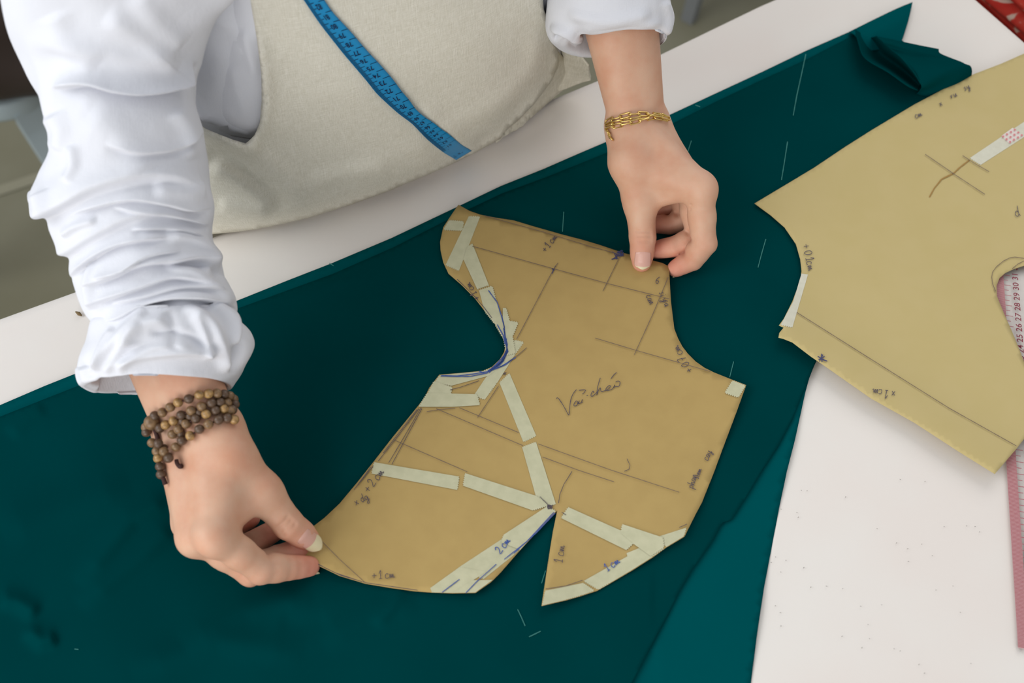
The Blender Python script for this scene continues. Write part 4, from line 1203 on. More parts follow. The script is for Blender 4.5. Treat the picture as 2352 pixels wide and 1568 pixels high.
foldA = [([(240, 330), (300, 350), (360, 352), (420, 340), (470, 300)], .0028, 20), ([(150, 420), (170, 380), (165, 330)], .0022, 12, 'ridge'), ([(255, 480), (330, 492), (420, 505), (484, 520)], .0030, 12), ([(300, 530), (350, 528), (420, 530), (470, 545)], .0026, 10), ([(215, 640), (280, 622), (340, 590), (420, 578)], .0028, 10), ([(250, 700), (330, 684), (420, 662), (520, 668)], .0030, 11), ([(380, 610), (440, 622), (490, 660), (535, 700)], .0030, 12, 'ridge'), ([(140, 540), (170, 520), (220, 505)], .0026, 10, 'ridge'), ([(240, 30), (330, 90), (410, 160)], .0024, 26, 'ridge'), ([(120, 30), (150, 90), (230, 150)], .0020, 30, 'ridge'), ([(400, 250), (430, 300), (440, 370)], .0024, 18, 'ridge'), ([(112, 205), (150, 200), (200, 197), (260, 212), (320, 218), (385, 208), (430, 186), (452, 140)], .0095, 24), ([(40, 505), (85, 500), (112, 492), (160, 468), (215, 440), (300, 417), (370, 412), (430, 424), (470, 438)], .0060, 24, 'soft'),
         ([(84, 440), (100, 470), (112, 500)], .004, 16, 'ridge'), ([(150, 500), (220, 478), (300, 462), (380, 472), (440, 486), (488, 480)], .0040, 16), ([(90, 590), (130, 590), (158, 583), (200, 556), (240, 535), (300, 508), (380, 497), (470, 520)], .0048, 22, 'soft'),
         ([(160, 640), (190, 610), (225, 585), (270, 565), (330, 553), (400, 548)], .0045, 16), ([(196, 655), (250, 640), (320, 612), (400, 603), (460, 600), (520, 640)], .0055, 18), ([(205, 700), (260, 682), (330, 660), (400, 640), (470, 650)], .0045, 14),
         ([(225, 745), (280, 728), (330, 704), (400, 688), (470, 690), (545, 708)], .0060, 16), ([(200, 260), (290, 330), (330, 400)], .0016, 40, 'ridge'), ([(60, 90), (180, 110), (300, 130), (400, 128)], .0025, 24, 'ridge'),
         ([(310, -20), (360, 50), (420, 110)], .0022, 28, 'ridge'), ([(130, 350), (140, 300), (120, 260)], .003, 18, 'ridge'), ([(350, 430), (430, 438), (474, 430)], .003, 20, 'ridge'), ([(380, 540), (440, 545), (480, 585), (470, 640)], .004, 14, 'ridge'), ([(200, 600), (205, 660), (220, 710)], .0035, 12, 'ridge')]
slA = tube('sleeve', secA, M_shirt, sh, foldA, 280, 460, .0011, 3, gain=1.35)
cufA = [sec(236, 742, 536, 704, 12.0, 4.7, .3), sec(226, 750, 545, 712, 11.7, 5.0, .3), sec(212, 790, 570, 762, 10.9, 5.2, .4), sec(190, 832, 577, 796, 10.1, 5.2, .6), sec(184, 862, 556, 838, 9.5, 5.0, .8), sec(190, 886, 532, 876, 9.1, 4.7, .9), sec(198, 890, 524, 882, 9.05, 4.55, .9),
        sec(206, 882, 516, 874, 9.15, 4.3, .9), sec(232, 840, 510, 826, 10.0, 4.3, .6), sec(258, 800, 506, 786, 10.6, 4.2, .4)]
fcA = [([(270, 860), (310, 815), (370, 790), (450, 790)], .0022, 9, 'ridge'), ([(340, 760), (420, 770), (480, 800)], -.0022, 10, 'ridge'), ([(440, 720), (470, 770), (478, 830)], .0024, 9, 'ridge'), ([(222, 850), (240, 790), (262, 752)], .0022, 8, 'ridge'), ([(380, 715), (400, 760), (395, 800)], -.0018, 12, 'ridge'), ([(208, 860), (250, 800), (300, 745), (340, 712)], .0030, 12, 'ridge'), ([(240, 860), (280, 800), (330, 740)], .0024, 10, 'ridge'), ([(300, 800), (300, 770), (330, 745), (400, 735)], .0040, 16, 'ridge'), ([(420, 700), (480, 740), (510, 800), (520, 860)], .0040, 13, 'ridge'),
       ([(480, 690), (540, 740), (548, 800)], .0040, 12, 'ridge'), ([(250, 845), (340, 815), (430, 805), (510, 815)], .0035, 12, 'ridge'), ([(190, 840), (196, 870), (230, 880)], .0030, 14, 'ridge'), ([(540, 700), (556, 770), (530, 860)], -.004, 10, 'ridge')]
tube('cuff', cufA, M_shirt, sh, fcA, 260, 170, .0014, 8, .0012, gain=1.5)

upB = Bh['sh'] - Bh['elbow']
secB = [sec3(Bh['sh'] + np.array([-.012, .01, .035]), .055, .06, upB), sec3(Bh['sh'] + np.array([0, 0, -.01]), .075, .072, upB), sec3(lin(Bh['sh'], Bh['elbow'], .5), .066, .064, upB), sec(1210, -330, 1520, -340, 22.5, 6.0), sec(1232, -190, 1530, -200, 19.5, 5.6), sec(1250, -80, 1532, -90, 17.0, 5.0), sec(1268, 0, 1526, -20, 15.0, 4.7), sec(1292, 60, 1512, 50, 13.6, 4.2)]
foldB = [([(1240, -30), (1330, -20), (1430, -25), (1540, -40)], .005, 16), ([(1240, -110), (1380, -90), (1540, -120)], .005, 20)]
tube('sleeve', secB, M_shirt, sh, foldB, 160, 220, .0014, 12)
cufB = [sec(1262, -30, 1536, -52, 15.8, 5.0, .2), sec(1254, -10, 1539, -30, 15.3, 5.2, .2), sec(1251, 35, 1540, 20, 14.3, 5.2, .2), sec(1254, 68, 1541, 52, 13.5, 5.0, .2), sec(1268, 92, 1537, 80, 12.9, 4.5, .2), sec(1288, 99, 1530, 90, 12.7, 4.0, .25), sec(1304, 97, 1524, 90, 12.8, 3.6, .25), sec(1318, 70, 1510, 62, 13.4, 3.7, .2), sec(1322, 30, 1502, 20, 14.4, 3.7, .2)]
fcB = [([(1262, 60), (1300, 70), (1320, 84), (1310, 100)], .005, 9, 'ridge'), ([(1270, 90), (1290, 78), (1312, 90)], -.003, 5, 'ridge'), ([(1300, 30), (1400, 46), (1500, 30)], .003, 14, 'ridge'), ([(1330, 60), (1420, 66), (1530, 50)], .0025, 12, 'ridge'), ([(1525, 0), (1538, 40), (1530, 85)], .003, 9, 'ridge')]
tube('cuff', cufB, M_shirt, sh, fcB, 220, 120, .0012, 18, .0012, gain=1.2)

# apron: cloth laid over the trunk
def on_torso(x, y, off, rest=False):
    x = np.asarray(x, float); y = np.asarray(y, float)
    d = C_F + ((x - 1176.0) / FPX)[:, None] * C_R - ((y - 784.0) / FPX)[:, None] * C_U
    ts = np.linspace(.45, 1.45, 420)
    best = np.full(len(x), 1e9); tb_ = np.zeros(len(x)); hit = np.zeros(len(x), bool); prev = None
    for t in ts:
        P = CAM + t * d; s, dd, z = to_sd(P)
        q = torso_q(s, dd, np.clip(z, ZP[0], ZP[-1])) - off
        if prev is not None:
            m = (~hit) & (q < 0) & (prev >= 0)
            tt = t - (ts[1] - ts[0]) * (-q) / (prev - q + 1e-12)
            tb_ = np.where(m, tt, tb_); hit |= m
        m = (~hit) & (q < best)
        best = np.where(m, q, best); tb_ = np.where(m, t, tb_)
        prev = q
    P = CAM + tb_[:, None] * d
    if rest:      # what would drop below lies on the table cloth instead
        lowp = CAM + ((T + .0048 - CAM[2]) / d[:, 2])[:, None] * d
        _, dl, _ = to_sd(lowp)
        m = (P[:, 2] - T < .0048) & (dl > -.012)
        P = np.where(m[:, None], lowp, P)
    return P
def apron_off(x, y):
    o = .0105 + .0016 * np.sin(x * .013 + y * .004) * np.sin(y * .017 - x * .006) 
    o = o + rolls(x, y, [([(470, 310), (560, 345), (640, 400), (720, 470)], .004, 30, 'ridge'), ([(450, 300), (500, 318), (560, 340), (604, 345)], .006, 15, 'ridge'), ([(470, 345), (540, 380), (600, 430), (660, 480)], -.004, 18, 'ridge'), ([(500, 470), (560, 480), (620, 488)], .003, 14, 'ridge'), ([(480, 380), (560, 420), (640, 480)], .0050, 24, 'ridge'), ([(700, 430), (800, 400), (900, 390)], .0030, 22, 'ridge'), ([(590, 60), (606, 180), (612, 260), (600, 310)], .0035, 10, 'ridge'), ([(1010, 360), (1090, 330), (1160, 280), (1230, 200)], -.003, 16, 'ridge'), ([(560, 330), (600, 300), (612, 200), (600, 60)], .004, 18, 'ridge'),
                         ([(960, 240), (1050, 320), (1100, 340)], .003, 24, 'ridge'), ([(640, 100), (625, 220), (660, 320)], .002, 26, 'ridge'), ([(1000, 300), (1120, 250), (1220, 160), (1230, 60)], .0025, 22, 'ridge'), ([(800, 430), (900, 380), (1000, 340)], .002, 40, 'ridge')])
    return o
def apron_bottom(x0, x1):
    """where the apron front meets the cloth on the table"""
    out = []
    for x in np.linspace(x0, x1, 46):
        ys = np.arange(200.0, 640.0, 1.5); xs = np.full(len(ys), x)
        P = on_torso(xs, ys, .0105); s, d, z = to_sd(P)
        ok = np.where((z > .0046) & (z < .3))[0]
        out.append((x, ys[ok[-1]]))
    return out
APRON = [(470, -330), (530, -150), (560, -60), (575, 0), (590, 90), (600, 170), (601, 230), (597, 280), (584, 314), (564, 329), (530, 319), (490, 303), (455, 288), (410, 290), (402, 420)] + apron_bottom(405, 1150) + [(1158, 304), (1190, 277), (1227, 239), (1266, 188), (1283, 152), (1282, 123), (1270, 84), (1258, 44), (1249, 22), (1243, -60), (1230, -200), (1210, -330)]
ap = empty('apron', (0, 0, 0)); adopt(ap, person)
ap['label'] = 'natural beige linen apron'
def cloth_on_torso(name, poly, offf, m, step=11, th=.0016):
    V2, Fc = grid_in(poly, step)
    o = mesh(name, on_torso(V2[:, 0], V2[:, 1], offf(V2[:, 0], V2[:, 1]), True), Fc, m, None)
    solid(o, th)
    adopt(o, ap)
    return o
apf = cloth_on_torso('front_panel', APRON, apron_off, M_linen)
def apron_hem():
    b = np.array(apron_bottom(405, 1160)); P = on_torso(b[:, 0], b[:, 1], .0105)
    s, d, z = to_sd(P); rows = [np.array([SD(a, q - .0012, zz) for a, q, zz in zip(s, d, z)])]
    for k, (dd, zz) in enumerate(((.02, .0046), (.006, .0044), (-.004, .0036), (-.014, -.02), (-.020, -.12), (-.024, -.28))): rows.append(np.array([SD(a, min(q - .003 - .002 * k, dd), zz) for a, q in zip(s, d)]))
    n = len(b); V = np.vstack(rows)
    Fq = [(r * n + i, r * n + i + 1, (r + 1) * n + i + 1, (r + 1) * n + i) for r in range(len(rows) - 1) for i in range(n - 1)]
    o = mesh('lower_panel', V, Fq, M_linen, None); solid(o, .001, 0); adopt(o, ap)
apron_hem()
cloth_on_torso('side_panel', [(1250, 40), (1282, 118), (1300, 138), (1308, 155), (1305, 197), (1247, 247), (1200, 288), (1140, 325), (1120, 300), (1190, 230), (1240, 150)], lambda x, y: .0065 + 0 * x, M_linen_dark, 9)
# the part of the apron that wraps to the back, hanging free at the side
def back_wrap():
    rows = [[(1286, 90, 9.0), (1310, 104, 9.0), (1335, 128, 8.5), (1352, 150, 8.0)], [(1290, 130, 6.5), (1315, 142, 6.5), (1338, 156, 6.2), (1354, 168, 6.0)], [(1285, 180, 2.8), (1312, 182, 2.8), (1338, 178, 3.0), (1357, 178, 3.2)], [(1270, 215, .8), (1308, 199, 1.2), (1336, 188, 1.8), (1356, 183, 2.2)]]
    R = [[W(x, y, z) for x, y, z in r] for r in rows]
    A_ = np.array([catmull(r, 16) for r in R]); B_ = np.array([catmull(A_[:, i], 16) for i in range(16)])
    Fq = [(i * 16 + j, i * 16 + j + 1, (i + 1) * 16 + j + 1, (i + 1) * 16 + j) for i in range(15) for j in range(15)]
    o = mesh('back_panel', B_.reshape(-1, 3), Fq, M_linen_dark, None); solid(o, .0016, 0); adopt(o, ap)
back_wrap()
# shoulder straps of the apron
for sg, x0, x1 in ((-1, 470, 640), (1, 1060, 1210)):
    a = on_torso(np.array([x0, x1]), np.array([-320, -320]), .012)
    V = []; Fq = []
    for k in range(14):
        t = k / 13; zc = lin(a[0][2], T + .50, t)
        for e in range(2):
            s, d, _ = to_sd(a[e]); 
            p = SD(lin(s, S0 + sg * (.06 + .03 * (e if sg > 0 else 1 - e)), t), lin(d, -.02, t), zc - T); V.append(p)
    for k in range(13): Fq.append((2 * k, 2 * k + 1, 2 * k + 3, 2 * k + 2))
    o = mesh('strap', V, Fq, M_linen, None); solid(o, .0016); adopt(o, ap)

# loose side of the shirt hanging between the arm and the apron
def side_drape():
    ys = [-90, 60, 130, 180, 230, 275, 300]; V = []; n, m = 40, 44
    net = []
    for k, y in enumerate(ys):
        row = []
        for j in range(6):
            u = j / 5
            x = lin((480, 482, 466, 452, 440, 438, 440)[k], (600, 606, 614, 614, 612, 606, 596)[k], u)
            yy = y + (0, 0, 0, 0, 2, 6, 14)[k] * u + (8 * u * u if k > 4 else 0)
            pr = on_torso(np.array([600.0]), np.array([float(yy)]), .0085)[0]
            t = np.linalg.norm(pr - CAM) + .030 * (1 - u) ** 1.5 - .006 * math.sin(u * 3.14) + (.010 if k == 6 else 0)
            row.append(CAM + ray(x, yy) * t)
        net.append(row)
    A_ = np.array([catmull(r, n) for r in net]); B_ = np.array([catmull(A_[:, i], m) for i in range(n)]).transpose(1, 0, 2)
    P = B_.reshape(-1, 3); px = PX(P)
    D = rolls(px[:, 0], px[:, 1], [([(505, 95), (515, 140), (500, 190), (478, 240)], .0035, 9, 'ridge'), ([(560, 70), (572, 120), (590, 180)], .0035, 12, 'ridge'), ([(530, 150), (545, 210), (570, 270)], .002, 12, 'ridge')])
    P = P - C_F * D[:, None]
    Fq = [(i * n + j, i * n + j + 1, (i + 1) * n + j + 1, (i + 1) * n + j) for i in range(m - 1) for j in range(n - 1)]
    o = mesh('side_drape', P, Fq, M_shirt, None); solid(o, .0009, 0); adopt(o, sh)
side_drape()

# ------------------------------------------------------------------ blue measuring tape hanging down the apron
RE = [(747.5, 4), (764, 29), (783, 50), (802, 70), (820, 90.5), (836, 109.5), (853.5, 129), (869, 145), (884, 162), (898, 178), (912.4, 196.5), (926, 215.8), (941.8, 233.3), (954, 252), (969, 266.4), (981, 275), (995, 283.6), (1007.8, 293.3),
      (1017, 300.6), (1027, 306.6), (1038, 315), (1047, 323), (1056, 330.5), (1064.5, 336.5), (1072, 341), (1080, 345.5), (1088, 350)]     # right ends of the cm lines, 83 down to 57
LE = [(696, -2), (720, 34), (738, 60), (788, 123.5), (844, 189), (868, 220), (900, 249.7), (915.7, 264), (947, 286), (978.8, 318.8), (997, 334.5), (1021, 352.7), (1036, 361), (1049, 369), (1060, 375)]
for i in range(9):
    RE.insert(0, (2 * RE[0][0] - RE[1][0], 2 * RE[0][1] - RE[1][1]))
    LE.insert(0, (LE[0][0] - 22, LE[0][1] - 32))
nR = len(RE)
LP = []
for i, (x, y) in enumerate(RE):
    k = min(1, max(0, (i - 9) / (nR - 10))); ang = math.radians(163 - 14 * k)
    dx, dy = math.cos(ang), math.sin(ang)
    best = None
    for (ax, ay), (bx, by) in zip(LE, LE[1:]):
        den = dx * (by - ay) - dy * (bx - ax)
        if abs(den) < 1e-9: continue
        u = (dx * (y - ay) - dy * (x - ax)) / den * -1
        # intersection of the cm line with this piece of the left edge
        u = ((x - ax) * dy - (y - ay) * dx) / ((bx - ax) * dy - (by - ay) * dx)
        if -.01 <= u <= 1.01: best = (ax + u * (bx - ax), ay + u * (by - ay))
    LP.append(best if best else (x - 58, y + 20))
me_ = apf.data
bv_ap = BVHTree.FromPolygons([tuple(v.co) for v in me_.vertices], [tuple(p.vertices) for p in me_.polygons])
RE_ = catmull(RE, nR * 5 - 4); LP_ = catmull(LP, nR * 5 - 4)
NT = 7
tg = np.zeros((len(RE_), NT, 3))
for i in range(len(RE_)):
    for j in range(NT):
        t = j / (NT - 1); x, y = RE_[i] * (1 - t) + LP_[i] * t
        h = bv_ap.ray_cast(Vector(CAM), Vector(ray(x, y)))
        if h[0] is None:
            p = np.array([np.nan] * 3) if i > 60 else on_torso(np.array([x]), np.array([y]), .012)[0]
        else: p = np.array(h[0])
        tg[i, j] = p
good = ~np.isnan(tg).any(axis=(1, 2))
last = len(tg) if good.all() else int(np.argmax(~good))
zt_ = tg[:, :, 2] - T
low = np.where((zt_[:last] < .0075).any(axis=1))[0]
if len(low): last = min(last, int(low[0]))
tg = tg[:last]
print('tape rows', last, 'of', len(RE_))
for _ in range(6):
    tg[1:-1] = .5 * tg[1:-1] + .25 * (tg[2:] + tg[:-2])
off_t = np.linspace(0, last / len(RE_), len(tg)); lift = .0032 + .0035 * np.exp(-((off_t - .62) / .10) ** 2)
tg -= C_F * lift[:, None, None]
def TP(cm, t, dz=0.0):
    """point on the tape: cm steps down from the top, t from the right to the left edge"""
    u = np.clip(cm * 5, 0, len(tg) - 1.001); i = int(u); f = u - i
    v = np.clip(t, 0, 1) * (NT - 1); j = min(int(v), NT - 2); g = v - j
    return (tg[i, j] * (1 - f) * (1 - g) + tg[i + 1, j] * f * (1 - g) + tg[i, j + 1] * (1 - f) * g + tg[i + 1, j + 1] * f * g) - C_F * dz
mt = empty('measuring_tape', tg[len(tg) // 2, 3])
tag(mt, 'blue tailor measuring tape hanging down the front of the linen apron', 'measuring tape')
n_, Fq = len(tg), []
for i in range(n_ - 1):
    for j in range(NT - 1): Fq.append((i * NT + j, i * NT + j + 1, (i + 1) * NT + j + 1, (i + 1) * NT + j))
o = mesh('band', tg.reshape(-1, 3), Fq, M_bluetape, None); solid(o, .0004, 0); adopt(o, mt)
V = []; Fq = []
def tline(c0, c1, t0, t1):
    k = len(V); m = max(1, int(abs(t1 - t0) * 8))
    for i in range(m + 1):
        t = t0 + (t1 - t0) * i / m; V.extend([TP(c0, t, .0012), TP(c1, t, .0012)])
    for i in range(m): Fq.append((k + 2 * i, k + 2 * i + 1, k + 2 * i + 3, k + 2 * i + 2))
NV = (last - 1) // 5
for i in range(NV):
    tline(i - .022, i + .022, .0, .36); tline(i - .022, i + .022, .62, 1.0)
    tline(i + .48, i + .52, .66, 1.0)
    for q in range(1, 10):
        if q != 5: tline(i + q / 10 - .018, i + q / 10 + .018, .80, 1.0)
adopt(mesh('scale_marks', V, Fq, M_tapeprint, None, False), mt)
for i in range(NV):
    num = 82 - (i - 9)
    if num > 90: continue
    tv, tf = text_mesh(str(num))
    V = [TP(i + .42 + p[1] * .68, .50 + p[0] * .30, .0015) for p in tv]
    adopt(mesh('numeral', V, tf, M_tapeprint, None, False), mt)

# ------------------------------------------------------------------ bracelets
bv_body = BVHTree.FromPolygons([tuple(v) for v in BV], [tuple(q) for q in BQ])
def on_arm(x, y, lift, back=False, far=.06):
    r = ray(x, y)
    if not back: h = bv_body.ray_cast(Vector(CAM), Vector(r))
    else:
        h0 = bv_body.ray_cast(Vector(CAM), Vector(r))
        if h0[0] is None: return None
        st = np.array(h0[0]) + r * far
        h = bv_body.ray_cast(Vector(st), Vector(-r))
    if h[0] is None or (np.linalg.norm(np.array(h[0]) - CAM) > 1.06 and not back):
        # beside the limb: nearest skin to the line of sight
        bd = None
        for t in np.linspace(.70, 1.0, 61):
            q = CAM + r * t; nr = bv_body.find_nearest(Vector(q))
            if nr[0] is not None and (bd is None or nr[3] < bd[0]): bd = (nr[3], q, np.array(nr[0]))
        q, pnt = bd[1], bd[2]; n = (q - pnt) / (np.linalg.norm(q - pnt) + 1e-9)
        return pnt + n * max(lift, bd[0]), n
    n = np.array(h[1])
    if (n @ r) * (1 if back else -1) < 0: n = -n
    return np.array(h[0]) + n * lift, n
cc = lambda L: [(330 + a / 6.03, 860 + b / 6.03) for a, b in L]
BEADS = [cc([(200, 545), (305, 500), (405, 430), (510, 365), (645, 320), (770, 270), (880, 260), (980, 265), (1065, 280), (1130, 310), (1185, 368), (1215, 450)]),
         cc([(270, 735), (350, 680), (450, 620), (552, 540), (680, 480), (805, 430), (920, 390), (1020, 385), (1110, 410), (1190, 520)]),
         cc([(440, 820), (525, 748), (630, 680), (750, 615), (875, 560), (985, 515), (1085, 505), (1165, 530)]),
         cc([(490, 1000), (580, 915), (690, 850), (800, 765), (910, 705), (1030, 650), (1135, 632), (1220, 655)]),
         cc([(100, 720), (108, 790), (180, 930), (240, 1050)]), cc([(310, 945), (380, 1060), (440, 1165)]), cc([(262, 1150), (290, 1270), (305, 1378)]), cc([(545, 820), (655, 570), (560, 640), (775, 515), (300, 1010), (365, 1130)])]
bb = empty('bead_bracelet', (A['wr'] + A['wu']) / 2)
tag(bb, 'brown wooden bead bracelet wound several times around the nearer wrist', 'bracelet')
def sphere_mesh(r, seg=18, rings=12, hole=True):
    bm = bmesh.new(); bmesh.ops.create_uvsphere(bm, u_segments=seg, v_segments=rings, radius=r)
    for v in bm.verts: v.co.z *= .93
    me = bpy.data.meshes.new('bead'); bm.to_mesh(me); bm.free()
    me.polygons.foreach_set('use_smooth', np.ones(len(me.polygons), bool))
    return me
bead_me = []
for m in M_bead:
    me = sphere_mesh(.0033); me.materials.append(m); bead_me.append(me)
nb = 0; strands = []
def put_bead(p, sc=1.0, mi=None):
    global nb
    o = bpy.data.objects.new('bead', bead_me[mi if mi is not None else random.choice((0, 0, 1, 1, 2))]); COL.objects.link(o)
    o.location = p; o.rotation_euler = (random.uniform(0, 3), random.uniform(0, 3), 0); o.scale = (sc, sc, sc)
    adopt(o, bb); nb += 1
for si, L in enumerate(BEADS):
    path = []
    lift = .0034 if si != 7 else .0020
    for x, y in L:
        p, n = on_arm(x, y, lift if si != 5 else .0075)
        path.append(p); put_bead(p, 1.0 if si != 7 else .85, None if si != 7 else 0)
    if si < 4:
        bk = []
        for (x, y) in L[1:-1:1 if si == 0 else 2]:
            q = on_arm(x + 4, y + 14, .0034, True)
            if q is not None and np.linalg.norm(q[0] - path[0]) < .12: bk.append(q[0]); put_bead(q[0])
        path = path + bk[::-1] + [path[0]]
    strands.append(path)
put_bead(on_arm(330 + 180 / 6.03, 860 + 640 / 6.03, .0045)[0], 1.55, 1)
for path in strands[:4]:
    v, f = tube_path(path, .0006, 6); adopt(mesh('cord', v, f, M_cord, None), bb)
for L in ([(490, 1180), (500, 1235), (525, 1275), (560, 1270)], [(190, 690), (200, 760), (225, 860), (245, 1020)], [(310, 1390), (335, 1450), (345, 1520)]):
    P_ = [on_arm(x, y, .0030 if i < 2 else .0022)[0] for i, (x, y) in enumerate(cc(L))]
    v, f = tube_path(catmull(P_, 14), np.linspace(.0013, .0017, 14), 8); adopt(mesh('cord', v, f, M_cord, None), bb)

gb = empty('chain_bracelet', (Bh['wr'] + Bh['wu']) / 2)
tag(gb, 'gold paperclip chain bracelet wrapped around the farther wrist', 'bracelet')
cg = lambda L: [(1200 + a / 3.647, 0 + b / 3.647) for a, b in L]
CH_ = [cg([(712, 1026), (745, 1006), (800, 990), (880, 966), (960, 956), (1040, 962), (1110, 986), (1180, 1000), (1205, 1010)]), cg([(716, 1050), (760, 1034), (840, 1014), (920, 1000), (990, 990), (1060, 980), (1120, 958), (1190, 985)]),
       cg([(718, 1076), (760, 1064), (830, 1050), (900, 1034), (970, 1016), (1050, 996), (1120, 985), (1200, 1000)]), cg([(722, 1090), (735, 1110), (745, 1140), (758, 1160), (768, 1172)])]
def link_mesh(L, w, r):
    P_ = []
    for k in range(28):
        an = 2 * math.pi * k / 28; c, s = math.cos(an), math.sin(an)
        P_.append(((L / 2 - w / 2) * (1 if c > 0 else -1) * (1 if abs(c) > 1e-6 else 0) + w / 2 * c, w / 2 * s, 0))
    V = []; Fq = []; n = len(P_); P_ = np.array(P_)
    for i in range(n):
        t = P_[(i + 1) % n] - P_[i - 1]; t /= np.linalg.norm(t); a = np.cross(t, (0, 0, 1.0))
        for k in range(8):
            an = 2 * math.pi * k / 8; V.append(P_[i] + r * (math.cos(an) * a + math.sin(an) * np.array([0, 0, 1.0])))
    for i in range(n):
        for k in range(8): Fq.append((i * 8 + k, i * 8 + (k + 1) % 8, ((i + 1) % n) * 8 + (k + 1) % 8, ((i + 1) % n) * 8 + k))
    me = bpy.data.meshes.new('link'); me.from_pydata([tuple(v) for v in V], [], Fq); me.update(); me.materials.append(M_gold)
    me.polygons.foreach_set('use_smooth', np.ones(len(me.polygons), bool))
    return me
lk = link_mesh(.0092, .0036, .00060); lk2 = link_mesh(.0050, .0030, .00055)
nl = 0
def chain(pts, me, pitch, tw0):
    global nl
    P_ = np.array([p for p, n in pts]); Nn = np.array([n for p, n in pts])
    C = catmull(P_, 200); Cn = catmull(Nn, 200)
    ln = np.r_[0, np.cumsum(np.linalg.norm(np.diff(C, axis=0), axis=1))]
    k = 0
    for s in np.arange(pitch / 2, ln[-1], pitch):
        i = int(np.searchsorted(ln, s)); i = min(max(i, 2), 197)
        t = C[i + 2] - C[i - 2]; t /= np.linalg.norm(t); n = Cn[i] - t * (Cn[i] @ t); n /= np.linalg.norm(n)
        a = math.radians(18 if k % 2 == 0 else 72) + tw0; k += 1
        b = np.cross(n, t); z = math.cos(a) * n + math.sin(a) * b; y = np.cross(z, t)
        o = bpy.data.objects.new('link', me); COL.objects.link(o)
        o.matrix_world = Matrix(((t[0], y[0], z[0], C[i][0]), (t[1], y[1], z[1], C[i][1]), (t[2], y[2], z[2], C[i][2]), (0, 0, 0, 1)))
        l_, r_, s_ = o.matrix_world.decompose(); o.location = l_; o.rotation_euler = r_.to_euler(); o.scale = (1, 1, 1)
        adopt(o, gb); nl += 1
for ci, L in enumerate(CH_):
    pts = [on_arm(x, y, .0012 if ci < 3 else .0020, False) for x, y in L]
    chain(pts, lk if ci != 3 else lk2, .0074 if ci != 3 else .0038, ci * .5)
    if ci < 3:
        bk = [on_arm(min(max(x, 1410), 1520), y + 8, .0014, True) for x, y in L[::2]]
        bk = [q for q in bk if q is not None and np.linalg.norm(q[0] - pts[3][0]) < .09]
        if len(bk) > 2: chain(bk, lk, .0076, ci * .3)

# ------------------------------------------------------------------ background things beyond the table
def WF(x, y, z=0.0):
    """point seen at photo pixel (x, y), z metres above the floor"""
    return W(x, y, (z - T) * 100)
def floor_band():
    a = WF(-40, 452); b = WF(110, 402); d = (b - a) / np.linalg.norm(b - a); n = np.array([-d[1], d[0], 0]) * .012
    p0 = a - d * 2.0; p1 = a + d * .6
    o = mesh('trim_1', [p0 - n + [0, 0, .002], p1 - n + [0, 0, .002], p1 + n + [0, 0, .002], p0 + n + [0, 0, .002]], [(0, 1, 2, 3)], M_floor_band)
    o['kind'] = 'structure'
floor_band()
def stool(name, base, label, m, seat_h, r0, r1, rot, leg_w, leg_t, group=None, nleg=4):
    t = empty(name, base); tag(t, label, 'stool', group)
    bm = bmesh.new()
    bmesh.ops.create_cone(bm, cap_ends=True, segments=32, radius1=r1, radius2=r1 * .96, depth=.03)
    for v in bm.verts: v.co.z += seat_h - .015
    bmesh.ops.bevel(bm, geom=[e for e in bm.edges if len(e.link_faces) == 2 and e.calc_face_angle(0) > .8], offset=.006, segments=2, affect='EDGES', profile=.5)
    me = bpy.data.meshes.new('seat'); bm.to_mesh(me); bm.free()
    s = link('seat', me, m, t, True)
    for k in range(nleg):
        an = rot + 2 * math.pi / nleg * k
        V = []; Fq = []
        nseg = 12
        for i in range(nseg + 1):
            u = i / nseg; rr = r1 * .82 + (r0 - r1 * .82) * u ** 1.3; z = (seat_h - .02) * (1 - u)
            c = np.array([math.cos(an) * rr, math.sin(an) * rr, z]); tn = np.array([-math.sin(an), math.cos(an), 0]); rd = np.array([math.cos(an), math.sin(an), 0])
            w = leg_w * (1.5 - .5 * u) / 2
            for sx, sy in ((-1, -1), (1, -1), (1, 1), (-1, 1)): V.append(c + tn * w * sx + rd * leg_t / 2 * sy)
        for i in range(nseg):
            for q in range(4): Fq.append((i * 4 + q, i * 4 + (q + 1) % 4, (i + 1) * 4 + (q + 1) % 4, (i + 1) * 4 + q))
        Fq.append((3, 2, 1, 0)); Fq.append(tuple(nseg * 4 + q for q in range(4)))
        lg = mesh('leg', V, Fq, m, None, smooth=False); lg.parent = t
    return t
b1 = WF(1582, 46)
stool('plastic_stool', b1 - np.array([math.cos(-2.3), math.sin(-2.3), 0]) * .19, 'grey plastic stool standing on the floor beyond the far table edge', M_greyplastic, .45, .19, .15, -2.3, .026, .02)
stl = stool('plastic_stool', np.r_[WF(0, 165, .44)[:2], 0], 'pale blue plastic stool behind the left sleeve carrying a brown bag', M_plastic, .44, .285, .072, -.80, .034, .02, None, 3)
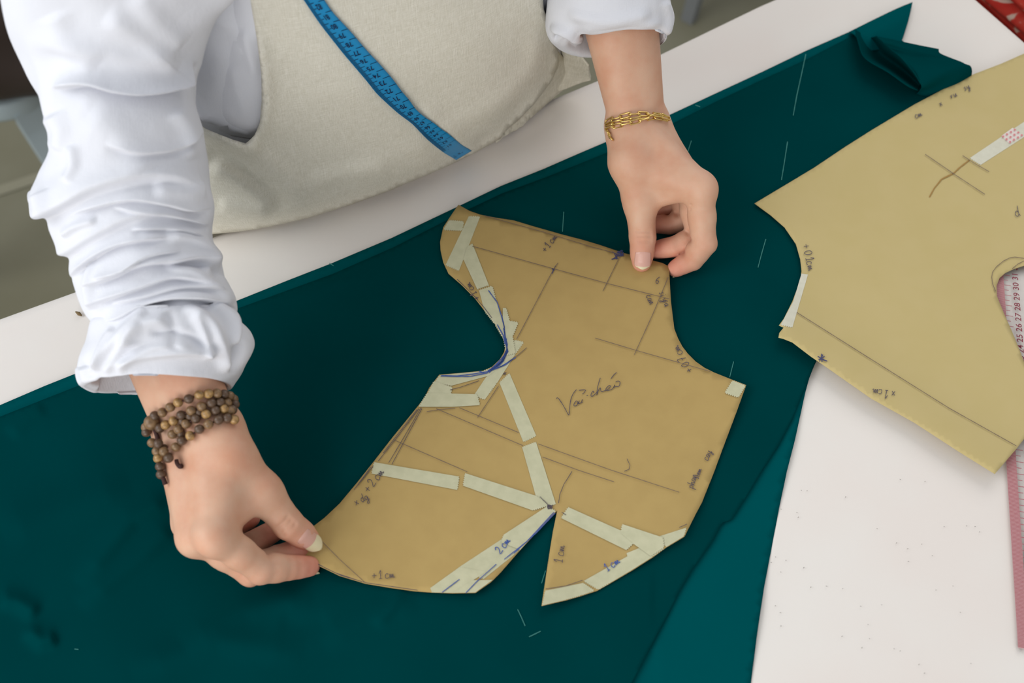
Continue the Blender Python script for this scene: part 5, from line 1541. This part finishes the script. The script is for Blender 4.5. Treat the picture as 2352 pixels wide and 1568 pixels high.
# brown bag on the stool
def bag():
    bp = np.array(stl.location) + np.array([-.005, -.03, 0])
    G = Field(bp + np.array([-.27, -.25, .42]), bp + np.array([.27, .25, .82]), .007)
    for dx, dy, dz, r in ((-.06, 0, .515, .072), (.07, .01, .515, .072), (0, .02, .58, .07), (-.04, -.01, .61, .055), (.05, .0, .61, .05)):
        G.cap(bp + np.array([dx - .03, dy, dz]), bp + np.array([dx + .03, dy, dz]), r, r, .05, .06)
    v, q = G.surface(2)
    root = empty('leather_bag', bp + np.array([0, 0, .443])); tag(root, 'dark brown soft leather bag sitting on the pale blue stool', 'bag')
    adopt(mesh('body', v, q, M_leather, None), root)
    hp = [bp + np.array([.09 * math.cos(a), 0.01, .62 + .10 * math.sin(a)]) for a in np.linspace(0, math.pi, 16)]
    v, f = tube_path(hp, .008, 8); adopt(mesh('handle', v, f, M_leather, None), root)
bag()
# bench with folded cloth beyond the right end of the table
bc = SD(.20, .16, -T)
bn = empty('side_bench', bc); tag(bn, 'dark brown wooden bench beside the right end of the table', 'bench')
sd_box('bench_top', .035, .50, -.25, .62, -.12, -.09, M_darkwood, bn)
for s in (.06, .43):
    for d in (-.22, .55): sd_box('leg', s, s + .04, d, d + .04, -T, -.12, M_darkwood, bn)
def folded(name, px_c, s0, s1, d0, d1, n, th, m, label, cat, zbase=-.085):
    root = empty(name, SD((s0 + s1) / 2, (d0 + d1) / 2, zbase)); tag(root, label, cat)
    for k in range(n):
        G = []; Fq = []
        e = .006 * math.sin(k * 2.1)
        nu, nv = 26, 26
        for i in range(nu):
            for j in range(nv):
                u = i / (nu - 1); v = j / (nv - 1)
                z = zbase + k * th + .002 + .002 * math.sin(u * 9 + k) * math.sin(v * 7 + k * 2)
                ed = min(u, 1 - u, v, 1 - v)
                G.append(SD(lin(s0, s1, u) + e, lin(d0, d1, v) + e * .5, z + th * .42 * min(1, ed / .06) ** .5))
        for i in range(nu - 1):
            for j in range(nv - 1): Fq.append((i * nv + j, i * nv + j + 1, (i + 1) * nv + j + 1, (i + 1) * nv + j))
        o = mesh('fold_layer', G, Fq, m, None); solid(o, th * .5, 0); adopt(o, root)
    return root
folded('floral_fabric', None, .062, .34, .03, .40, 5, .016, M_floral, 'red floral cotton fabric folded on the bench past the table end', 'fabric')
folded('white_fabric', None, .05, .30, -.20, -.012, 4, .016, M_whitefab, 'white folded fabric on the bench behind the red floral fabric', 'fabric')
